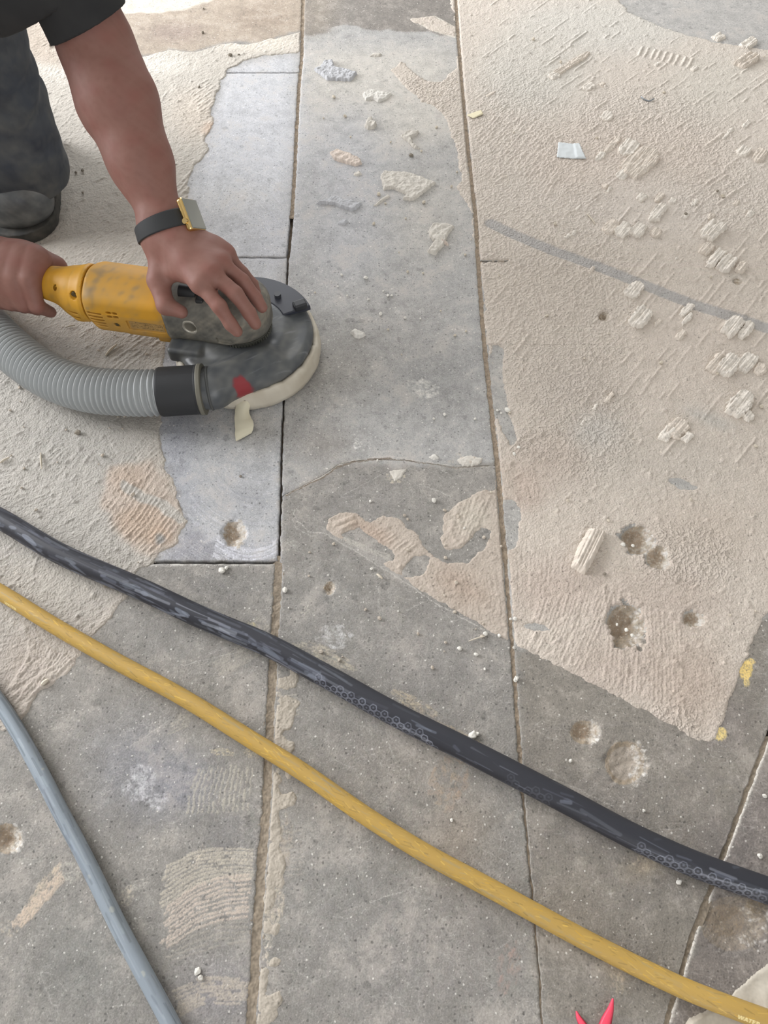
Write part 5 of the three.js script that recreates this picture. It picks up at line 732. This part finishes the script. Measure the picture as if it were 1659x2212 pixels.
  const ax = V3().subVectors(W, El).normalize(), wc = W.clone().addScaledVector(ax, -0.004), out = V3(0.86, 0.42, 0.02); out.addScaledVector(ax, -out.dot(ax)).normalize(); const sd = V3().crossVectors(out, ax);
  wa.position.copy(wc); wa.setRotationFromMatrix(new THREE.Matrix4().makeBasis(sd, out, ax)); // x across, y outward from the wrist, z along the arm to the hand
  const girth = (a, z) => { const d = sd.clone().multiplyScalar(Math.sin(a)).addScaledVector(out, Math.cos(a)), p = wc.clone().addScaledVector(ax, z); let t = 0.06; for (let k = 0; k < 40; k++) { const e = leftArm(p.x + d.x * t, p.y + d.y * t, p.z + d.z * t); t -= e; if (Math.abs(e) < 1e-4) break; } return t; };
  { const n = 72, pos = [], idx = []; for (let i = 0; i <= n; i++) { const a = i / n * Math.PI * 2, w = 0.0118 - 0.0022 * (0.5 - 0.5 * Math.cos(a)), ra = girth(a, -w), rb = girth(a, w), rm = Math.max(ra, rb); for (const [z, r] of [[-w, ra - 0.001], [-w, rm * 0.5 + ra * 0.5 + 0.0012], [-w * 0.85, rm * 0.4 + ra * 0.6 + 0.0024], [w * 0.85, rm * 0.4 + rb * 0.6 + 0.0024], [w, rm * 0.5 + rb * 0.5 + 0.0012], [w, rb - 0.001]]) pos.push(Math.sin(a) * r, Math.cos(a) * r, z); } for (let i = 0; i < n; i++) for (let k = 0; k < 6; k++) { const a = i * 6 + k, b = i * 6 + (k + 1) % 6; idx.push(a, b, a + 6, b, b + 6, a + 6); } const g = new THREE.BufferGeometry(); g.setAttribute('position', new THREE.Float32BufferAttribute(pos, 3)); g.setIndex(idx); g.computeVertexNormals(); part('strap', g, M('#2c2d2e', 0.7, { side: THREE.DoubleSide }), wa, 'black woven strap'); }
  const wy = girth(0, 0) + 0.0045;
  const cg = new RoundedBoxGeometry(0.037, 0.0105, 0.044, 5, 0.0048); cg.translate(0, wy, 0); part('case', cg, M('#e3c281', 0.25, { metalness: 1 }), wa, 'polished gold case');
  const sg = new RoundedBoxGeometry(0.0325, 0.002, 0.0395, 4, 0.00098); sg.translate(0, wy + 0.0049, 0); part('watch_glass', sg, new THREE.MeshPhysicalMaterial({ color: '#7d8078', roughness: 0.16, clearcoat: 1, clearcoatRoughness: 0.05 }), wa, 'glossy display glass with a pale sky reflection put into its grey colour');  // display colour lightened to stand in for the reflected sky
  const kg = new THREE.CylinderGeometry(0.0036, 0.0036, 0.004, 20); kg.rotateZ(Math.PI / 2); kg.translate(-0.0198, wy, 0.009); part('crown', kg, M('#e6c98c', 0.25, { metalness: 1 }), wa);
}
stage('person');

// ---------------------------------------------------------------- lumps of adhesive, crumbs and litter
function slabOf(poly, hFn, cell, rough = 0.0015, base = -0.001) { // a ragged flat-bottomed piece over a traced outline
  let x0 = 9, x1 = -9, z0 = 9, z1 = -9; for (const [x, z] of poly) { x0 = Math.min(x0, x); x1 = Math.max(x1, x); z0 = Math.min(z0, z); z1 = Math.max(z1, z); }
  x0 -= 0.004; z0 -= 0.004; x1 += 0.004; z1 += 0.004;
  const sdp = (x, z) => { let d = 1e9, s = -1; for (let i = 0, j = poly.length - 1; i < poly.length; j = i++) { const [ax, az] = poly[i], [bx, bz] = poly[j], ex = bx - ax, ez = bz - az, wx = x - ax, wz = z - az, t = clamp((wx * ex + wz * ez) / (ex * ex + ez * ez)); d = Math.min(d, Math.hypot(wx - ex * t, wz - ez * t)); if ((az > z) !== (bz > z) && x < (bx - ax) * (z - az) / (bz - az) + ax) s = -s; } return d * s; };
  const U = Math.ceil((x1 - x0) / cell), V = Math.ceil((z1 - z0) / cell), H = new Float32Array((U + 1) * (V + 1)), id = new Int32Array(H.length).fill(-1), pos = [], uv = [], idx = [], cx = (x0 + x1) / 2, cz = (z0 + z1) / 2;
  for (let j = 0; j <= V; j++) for (let i = 0; i <= U; i++) { const x = x0 + i * cell, z = z0 + j * cell, s = sdp(x, z) + rough * nz(x / 0.006, z / 0.006) + rough * 0.6 * nz(x / 0.0025, z / 0.0025); H[j * (U + 1) + i] = s < 0 ? -0.5 : hFn(x, z, s, (x - cx), (z - cz)); }
  const vid = (i, j) => { const k = j * (U + 1) + i; if (id[k] < 0) { id[k] = pos.length / 3; const x = x0 + i * cell, z = z0 + j * cell; pos.push(x - cx, H[k] < 0 ? base : H[k], z - cz); uv.push(x, z); } return id[k]; };
  for (let j = 0; j < V; j++) for (let i = 0; i < U; i++) { const k = j * (U + 1) + i; if (Math.max(H[k], H[k + 1], H[k + U + 1], H[k + U + 2]) < -0.1) continue; const a = vid(i, j), b = vid(i + 1, j), c = vid(i, j + 1), d = vid(i + 1, j + 1); idx.push(a, c, b, b, c, d); }
  const g = new THREE.BufferGeometry(); g.setAttribute('position', new THREE.Float32BufferAttribute(pos, 3)); g.setAttribute('uv', new THREE.Float32BufferAttribute(uv, 2)); g.setIndex(idx); g.computeVertexNormals(); g.userData = { cx, cz }; return g;
}
const place = (m) => { m.position.set(m.geometry.userData.cx, 0, m.geometry.userData.cz); return m; };
const lumpMat = gritMat([219, 211, 200], 0.1, 0.002), lumpMat2 = gritMat([212, 201, 188], 0.1, 0.002), flakeMat = gritMat([204, 198, 188], 0.09, 0.001), flakeGrey = gritMat([186, 186, 188], 0.09, 0.0008);
// scraped fibrous lumps on the coat of the right column: x, y, length, width (in measured spots), height
const stripeY = (x) => 508 + (x - 1110) * 0.362;
const lumpSpot = (x, y) => y < 245 ? 'near the bare grey corner and the shiny metal bit' : Math.hypot(x - 1230, y - 328) < 110 ? 'right beside the silver tape scrap' : x < 1460 && y < 400 ? 'in the broken cluster past the silver tape scrap' : x > 1460 && y < 400 ? 'among the loose scrapings away from the tape scrap' : y < stripeY(x) - 60 ? 'on the tape scrap side of the grey stripe' : y < stripeY(x) + 30 ? 'at the edge of the grey stripe' : y < stripeY(x) + 160 ? 'across the grey stripe from the tape scrap' : 'between the grey stripe and the ribbed wedge';
const whiteSpot = (x, y) => x > 1320 && y > 1140 && y < 1400 ? 'inside a broken pit' : y < 720 ? 'scattered on the middle slabs near the grinder shroud' : x > 1040 && y < 1000 ? 'beside the bare strip along the long joint' : x > 1040 && x < 1130 ? 'lying on the long joint by the adhesive edge' : y < 1100 ? 'by the crack across the middle slabs' : x < 700 && y < 1330 ? 'next to the joint by the black hose' : y < 1330 ? 'below the diagonal adhesive edge' : y < 1480 ? 'between the diagonal adhesive edge and the black hose' : x < 700 ? 'on the comb marked slab between the hoses' : 'on the bare slabs beyond the black hose';
const LUMPS = [[1234, 140, 110, 16, 0.007], [1196, 165, 26, 22, 0.006], [1272, 190, 28, 22, 0.006], [1300, 184, 16, 12, 0.004], [1552, 82, 26, 22, 0.006], [1616, 96, 40, 26, 0.009], [1612, 134, 54, 34, 0.013], [1500, 150, 20, 12, 0.004], [1310, 253, 30, 26, 0.006], [1322, 315, 60, 16, 0.006], [1296, 340, 30, 16, 0.005], [1358, 322, 50, 40, 0.008], [1382, 352, 96, 62, 0.009], [1345, 378, 40, 24, 0.006], [1604, 330, 30, 30, 0.008], [1640, 340, 44, 26, 0.009], [1572, 290, 46, 10, 0.004], [1612, 270, 26, 12, 0.005], [1306, 404, 18, 12, 0.005], [1316, 411, 22, 8, 0.004], [1385, 428, 26, 20, 0.006], [1424, 428, 30, 16, 0.006], [1420, 462, 62, 26, 0.009], [1452, 436, 20, 14, 0.005], [1320, 492, 44, 28, 0.007], [1345, 500, 44, 30, 0.009], [1378, 500, 40, 28, 0.009], [1416, 506, 26, 22, 0.008], [1480, 468, 20, 12, 0.005], [1537, 500, 58, 42, 0.013], [1526, 540, 34, 26, 0.009], [1545, 560, 60, 24, 0.009], [1568, 572, 52, 34, 0.011], [1600, 580, 36, 20, 0.009], [1370, 628, 48, 30, 0.009], [1382, 690, 58, 38, 0.013], [1420, 698, 26, 10, 0.004], [1482, 672, 40, 18, 0.006], [1484, 690, 40, 12, 0.006], [1470, 726, 30, 16, 0.006], [1580, 708, 56, 34, 0.011], [1610, 715, 50, 22, 0.009], [1548, 786, 60, 30, 0.010], [1572, 792, 66, 36, 0.012], [1612, 786, 50, 36, 0.009], [1640, 800, 30, 24, 0.006], [1596, 876, 72, 42, 0.013], [1615, 900, 26, 22, 0.009], [1462, 928, 50, 40, 0.008], [1440, 938, 40, 26, 0.007], [1484, 946, 30, 20, 0.006], [1316, 860, 34, 10, 0.007], [1286, 880, 20, 8, 0.004], [1258, 915, 16, 8, 0.004], [1534, 470, 22, 14, 0.005], [1500, 440, 24, 12, 0.005], [1620, 465, 22, 14, 0.006], [1590, 440, 22, 10, 0.004], [1240, 505, 18, 10, 0.005], [1226, 512, 18, 12, 0.004], [1276, 585, 24, 8, 0.004], [1250, 450, 24, 8, 0.004], [1460, 560, 6, 6, 0.004], [1060, 205, 26, 8, 0.003], [1420, 140, 16, 8, 0.003]];
LUMPS.forEach(([x, y, len, wid, h], i) => {
  const sl = y < 250 ? 0.62 : 1.15, c = F(x, y), e = F(x + 10, y - 10 * sl), dl = Math.hypot(e[0] - c[0], e[1] - c[1]), d = [(e[0] - c[0]) / dl, (e[1] - c[1]) / dl], nn = [-d[1], d[0]], mpp = Math.abs(F(x + 1, y)[0] - c[0]), L = len * mpp * 0.62, Wd = wid * mpp * 0.56, poly = [];
  for (let k = 0; k < 12; k++) { const a = (k + rr(-0.3, 0.3)) / 12 * 6.283, s = Math.sign(Math.cos(a)) * Math.abs(Math.cos(a)) ** 0.55 * L * rr(0.8, 1.05), t = Math.sign(Math.sin(a)) * Math.abs(Math.sin(a)) ** 0.55 * Wd * rr(0.75, 1.05); poly.push([c[0] + d[0] * s + nn[0] * t, c[1] + d[1] * s + nn[1] * t]); }
  const g = slabOf(poly, (X, Z, s, lx, lz) => { const u = lx * nn[0] + lz * nn[1], v = lx * d[0] + lz * d[1]; return 0.0016 + h * 0.78 * sstep(-0.0004, 0.0022, s) * clamp(0.66 + 0.3 * nz(u / 0.0062 + i * 3, v / 0.05) + 0.2 * nz(u / 0.0024 + i, v / 0.03) + 0.24 * nz(X / 0.014, Z / 0.014) + 0.05 * nz(X / 0.003, Z / 0.003)); }, 0.0011, 0.002);
  const ring = len > 50; place(single('adhesive_lump', g, i % 3 ? lumpMat : lumpMat2, (h >= 0.009 ? 'thick fibrous lump of adhesive ' : ring ? 'long scraped ridge of adhesive ' : 'small torn lump of adhesive ') + lumpSpot(x, y), 'adhesive lump', (h >= 0.009 ? 'thick lumps ' : ring ? 'long ridges ' : 'small lumps ') + lumpSpot(x, y)));
});
// the wedge beside the pit
{ const poly = [[1232, 1226], [1248, 1180], [1272, 1142], [1282, 1146], [1308, 1152], [1302, 1168], [1280, 1215], [1262, 1243]].map((p) => F(...p)), a = F(1240, 1230), b = F(1280, 1148), L = Math.hypot(b[0] - a[0], b[1] - a[1]), n = [-(b[1] - a[1]) / L, (b[0] - a[0]) / L];
  place(single('adhesive_wedge', slabOf(poly, (X, Z, s, lx, lz) => { const u = lx * n[0] + lz * n[1]; return 0.002 + 0.013 * sstep(0, 0.004, s) * clamp(0.75 + 0.3 * nz(u / 0.0035 + 4, (lx + lz) / 0.04)); }, 0.0012, 0.0006), lumpMat2, 'slab-like beige wedge of ribbed adhesive standing beside a broken pit', 'adhesive lump')); }
// flakes on the grey middle column
const FL = [
  [[[690, 148], [700, 135], [718, 132], [722, 146], [738, 150], [772, 160], [758, 176], [706, 174], [695, 165], [678, 152]], 0.007, 'g', 'pale grey flake of adhesive with crumbs at its edge lying on the middle slab column'],
  [[[782, 205], [800, 196], [826, 200], [846, 204], [835, 214], [818, 222], [806, 215], [790, 218]], 0.006, 'w', 'whitish crumbly flake beside the wormy adhesive patch on the middle slab column'],
  [[[788, 275], [792, 262], [803, 255], [806, 263], [815, 270], [808, 279], [795, 281]], 0.009, 'b', 'rounded beige adhesive knob standing alone on the middle slab column'],
  [[[866, 296], [880, 284], [905, 286], [900, 294], [888, 298], [892, 312], [906, 322], [896, 322], [880, 306]], 0.006, 'b', 'hook shaped beige scrap of adhesive'],
  [[[712, 330], [730, 325], [752, 333], [778, 344], [782, 355], [768, 360], [740, 352], [722, 346]], 0.006, 'o', 'oval flake with orange stained rim'],
  [[[822, 382], [828, 372], [880, 374], [920, 388], [942, 396], [925, 410], [905, 425], [892, 434], [868, 432], [878, 420], [862, 414], [846, 408], [828, 412]], 0.006, 'b', 'largest beige flake of adhesive on the middle slab column'],
  [[[806, 445], [838, 420], [842, 426], [812, 446]], 0.004, 'b', 'thin beige sliver pointing at the largest flake'],
  [[[682, 440], [706, 432], [730, 424], [740, 432], [784, 440], [762, 457], [735, 450], [722, 443], [700, 442]], 0.006, 'g', 'long pale grey pointed flake of adhesive'],
  [[[728, 484], [740, 474], [752, 478], [744, 487]], 0.004, 'g', 'little square grey flake below the long pointed one'],
  [[[925, 500], [935, 484], [960, 486], [982, 490], [968, 508], [960, 530], [940, 552], [922, 545], [938, 522], [928, 512]], 0.007, 'b', 'forked pinkish beige flake near the joint'],
  [[[950, 520], [968, 526], [970, 532], [952, 526]], 0.008, 'o', 'finger shaped chip across the forked flake'],
  [[[762, 376], [776, 370], [782, 378], [770, 382]], 0.004, 'b', 'tiny beige scrap below the orange rimmed flake'],
  [[[799, 122], [806, 116], [824, 118], [820, 123]], 0.004, 'b', 'small flat chip at the top of the middle slab column'],
  [[[756, 718], [766, 712], [786, 718], [790, 726], [776, 732], [762, 727]], 0.006, 'w', 'white oval plaster chip to the right of the grinder shroud'],
  [[[840, 1018], [880, 1012], [866, 1034], [852, 1040]], 0.0016, 'b', 'flat cream triangular chip on the cracked slab'],
  [[[986, 994], [1010, 984], [1044, 990], [1036, 1004], [1000, 1008]], 0.003, 'b', 'lens shaped beige remnant beside the joint'],
  [[[924, 988], [940, 980], [950, 990], [938, 994]], 0.003, 'w', 'pale little remnant along the crack']];
const FM = { g: flakeGrey, w: gritMat([216, 212, 204], 0.07, 0.001), b: flakeMat, o: gritMat([208, 194, 182], 0.12, 0.001) };
FL.forEach(([p, h, k, label], i) => place(single('adhesive_flake', slabOf(p.map((q) => F(...q)), (X, Z, s) => h * sstep(-0.0006, 0.0022, s) * clamp(0.8 + 0.22 * nz(X / 0.01 + i, Z / 0.01) + 0.14 * nz(X / 0.004, Z / 0.004 + i)), 0.0012, 0.0012), FM[k], label, 'adhesive flake')));
// loose crumbs
const crumbGeo = []; for (let v = 0; v < 6; v++) { const g = new THREE.IcosahedronGeometry(1, 2), p = g.attributes.position; for (let i = 0; i < p.count; i++) { const x = p.getX(i), y = p.getY(i), z = p.getZ(i), k = 1 + 0.35 * n3(x + v * 5, y, z, 0.9) + 0.15 * n3(x, y + v, z, 0.35); p.setXYZ(i, x * k * (v & 1 ? 1.3 : 1), y * k * 0.8, z * k); } g.computeVertexNormals(); crumbGeo.push(g); }
const crumbM = [M('#dcd8cf', 0.95), M('#c9bfae', 0.95), M('#b9aea0', 0.95), M('#857d70', 0.95)];
function crumb(x, y, s, m, label, group, base = 0.0006) { const c = single('crumb', crumbGeo[(rnd() * 6) | 0], crumbM[m], label, 'crumb', group), p = at(x, y); c.scale.setScalar(s); c.position.set(p.x, base + s * 0.62, p.z); c.rotation.set(rr(-0.4, 0.4), rr(0, 6), rr(-0.4, 0.4)); return c; }
for (const [x, y, s] of [[616, 1276, 5], [937, 1083, 5], [1003, 1142, 2.6], [800, 1084, 3], [803, 1230, 3.4], [820, 1247, 2.6], [624, 1314, 2], [1048, 1370, 4.6], [1078, 1374, 3.4], [992, 1402, 4.4], [1028, 1415, 3.6], [860, 1321, 2], [1112, 1338, 4], [1102, 1338, 2.4], [1110, 1400, 2.6], [1114, 1468, 5], [1096, 888, 6], [1074, 888, 3], [1082, 894, 2.4], [960, 897, 3.6], [937, 906, 3], [1026, 906, 3], [1120, 968, 4], [1110, 982, 4], [815, 996, 2.6], [480, 1234, 6], [490, 1228, 4], [428, 2098, 5], [434, 2112, 4], [1020, 1590, 7], [1030, 1586, 4], [838, 640, 3.4], [828, 630, 2.4], [846, 640, 3], [790, 602, 5], [738, 595, 3], [796, 648, 3], [822, 680, 4], [875, 688, 3.4], [730, 620, 2.4], [908, 690, 2.4], [750, 640, 2.4], [1047, 1446, 2.4], [1390, 1752, 3], [1465, 1906, 4], [1232, 1644, 3], [975, 1772, 3], [1650, 1720, 3.4], [1640, 1850, 4.4], [1345, 1178, 4.6], [1366, 1180, 3.6], [1352, 1362, 4], [1365, 1374, 4], [1332, 1350, 2.6]]) crumb(x, y, s * 0.0006, 0, 'white crumb of plaster ' + whiteSpot(x, y), 'white crumbs ' + whiteSpot(x, y));
for (const [x, y, s] of [[498, 122, 6], [516, 120, 3], [438, 72, 4], [440, 20, 3], [888, 338, 5], [320, 1262, 4.4], [230, 1268, 4], [170, 938, 5], [180, 372, 4], [430, 190, 3], [1305, 1242, 3], [640, 310, 2], [165, 376, 3], [180, 420, 3], [110, 102, 4], [85, 200, 3], [520, 1030, 2.4], [1548, 416, 3.6], [1480, 466, 4]]) crumb(x, y, s * 0.0007, 3, x > 1200 ? 'dark crumb on the pale scraped coat' : x < 340 ? 'dark crumb on the coat around the worker' : 'dark crumb on the bare slabs', x > 1200 ? 'dark crumbs on the pale coat' : x < 340 ? 'dark crumbs around the worker' : 'dark crumbs on the slabs', x > 1200 || x < 340 ? 0.0022 : 0.0006);
for (let i = 0; i < 120; i++) { const z = i % 4, x = z === 0 ? rr(650, 1030) : z === 1 ? rr(20, 340) : z === 2 ? rr(1060, 1650) : rr(620, 1100), y = z === 0 ? rr(150, 800) : z === 1 ? rr(700, 1250) : z === 2 ? rr(80, 1350) : rr(1080, 1450); crumb(x, y, rr(0.0009, 0.0024) * (y < 500 ? 1.35 : 1), 1 + (i & 1), ['beige crumb scattered on the middle slabs past the grinder', 'beige crumb on the grey coat by the suction hose', 'beige crumb on the pale scraped coat', 'beige crumb around the cracked slab and torn remnants'][z], ['beige crumbs past the grinder', 'beige crumbs by the suction hose', 'beige crumbs on the pale coat', 'beige crumbs around the crack'][z], z === 0 || z === 3 ? 0.0006 : 0.0022); }
// slivers of wood-like adhesive on the left coat
for (const [a, b, c, label] of [[[88, 978], [90, 1012], 3.2, 'pale splinter lying on the grey coat near the black hose'], [[0, 1000], [20, 988], 4, 'short splinter at the edge of the grey coat beside the torn crumbs'], [[142, 707], [162, 703], 3, 'grey splinter between the hose and the yellow housing'], [[228, 768], [252, 744], 5, 'ribbed splinter under the motor housing'], [[814, 1240], [826, 1250], 4, 'cream splinter beside the diagonal adhesive edge'], [[1268, 462], [1286, 484], 3, 'thin straw-like splinter on the scraped coat'], [[90, 1480], [104, 1468], 6, 'curled cream paint flake at the edge of the comb-marked coat'], [[1048, 1374], [1012, 1385], 2, 'thin brown splinter on the joint below the adhesive']]) {
  const p = at(a[0], a[1], 0.0032), q = at(b[0], b[1], 0.0036), m = p.clone().lerp(q, 0.5); m.y += 0.0012; const g = tube([p, m, q], (s, L) => 0.00042 * c * (0.6 + 0.4 * Math.sin(Math.PI * clamp(s / L))), { seg: 6, step: 0.003 }); single('splinter', g, M('#cfc5b4', 0.9), label, 'splinter');
}
// a scrap of silver tape, a cream paper scrap, a bent bit of metal
{ const poly = [[1206, 311], [1250, 316], [1264, 346], [1240, 346], [1203, 343]].map((p) => F(...p)); place(single('tape_scrap', slabOf(poly, (X, Z, s, lx, lz) => 0.0042 + 0.0018 * sstep(0.006, 0.012, lx) + 0.003 * sstep(0.016, 0.024, lx) * sstep(0.01, -0.02, lz) + 0.0004 * nz(X / 0.01, Z / 0.01), 0.0012, 0, 0.0034), M('#d5dadb', 0.55), 'square scrap of silver grey tape lying on the beige coat', 'tape scrap'));
  const p2 = [[1009, 252], [1038, 242], [1043, 250], [1022, 259]].map((p) => F(...p)); place(single('paper_scrap', slabOf(p2, (X, Z, s, lx) => 0.0045 + lx * 0.06, 0.0012, 0.0004, 0.0036), M('#e6dcbc', 0.8), 'cream scrap of paper lying at the long joint', 'paper scrap'));
  single('metal_bit', tube([at(1385, 209, 0.0045), at(1392, 215, 0.0035), at(1403, 218, 0.0035), at(1413, 213, 0.0045)], 0.0013, { seg: 8, step: 0.002 }), M('#9aa0a6', 0.3, { metalness: 0.9 }), 'bent shiny bit of metal on the scraped coat', 'metal bit'); }
// pale cloth under the yellow hose and the pink plastic strip, both running out of the picture
{ const poly = [[1474, 2224], [1488, 2200], [1528, 2183], [1568, 2164], [1590, 2140], [1625, 2108], [1660, 2080], [1760, 2030], [1860, 2200], [1700, 2340], [1480, 2300]].map((p) => F(...p));
  place(single('cloth', slabOf(poly, (X, Z, s, lx, lz) => { const w = lx * 0.75 + lz * 0.66, f = 0.5 + 0.5 * Math.sin(w / 0.011 + 2 * nz(X / 0.05, Z / 0.05)); return 0.0014 + sstep(0, 0.003, s) * (0.0012 + 0.0046 * f ** 3 + 0.0016 * nz(X / 0.02, Z / 0.02)); }, 0.0013, 0.0004), gritMat([188, 180, 166], 0.05, 0.0003, 0.9), 'pale dusty crumpled cloth lying under the yellow hose', 'cloth'));
  const st = (pts, w0) => { const a = pts.map(([x, y, h]) => at(x, y, h)), cv = new THREE.CatmullRomCurve3(a), pos = [], idx = [], n = 24; for (let i = 0; i <= n; i++) { const t = i / n, p = cv.getPoint(t), d = cv.getTangent(t), b = V3(-d.z, 0, d.x).normalize(), w = w0 * (0.16 + 0.84 * Math.min(1, t * 1.8)); for (const [u, y] of [[-1, 0], [-0.4, 0.0016], [0.5, 0.0012], [1, 0], [0, -0.001]]) pos.push(p.x + b.x * w * u, p.y + y, p.z + b.z * w * u); } for (let i = 0; i < n; i++) for (let k = 0; k < 5; k++) { const q = i * 5 + k, r = i * 5 + (k + 1) % 5; idx.push(q, q + 5, r, r, q + 5, r + 5); } const g = new THREE.BufferGeometry(); g.setAttribute('position', new THREE.Float32BufferAttribute(pos, 3)); g.setIndex(idx); g.computeVertexNormals(); return g; };
  const pk = thing('plastic_strip', 'pink red torn plastic strip with two pointed ends lying on the slab', 'plastic strip'), pm = M('#ee4a63', 0.45, { side: THREE.DoubleSide });
  part('pointed_end', st([[1324, 2157, 0.004], [1319, 2180, 0.006], [1310, 2205, 0.006], [1296, 2250, 0.005], [1290, 2300, 0.004]], 0.0058), pm, pk); part('pointed_end', st([[1245, 2184, 0.003], [1250, 2198, 0.004], [1262, 2220, 0.005], [1280, 2270, 0.004], [1292, 2310, 0.004]], 0.0048), pm, pk); }
stage('litter');
renderer.render(scene, camera);
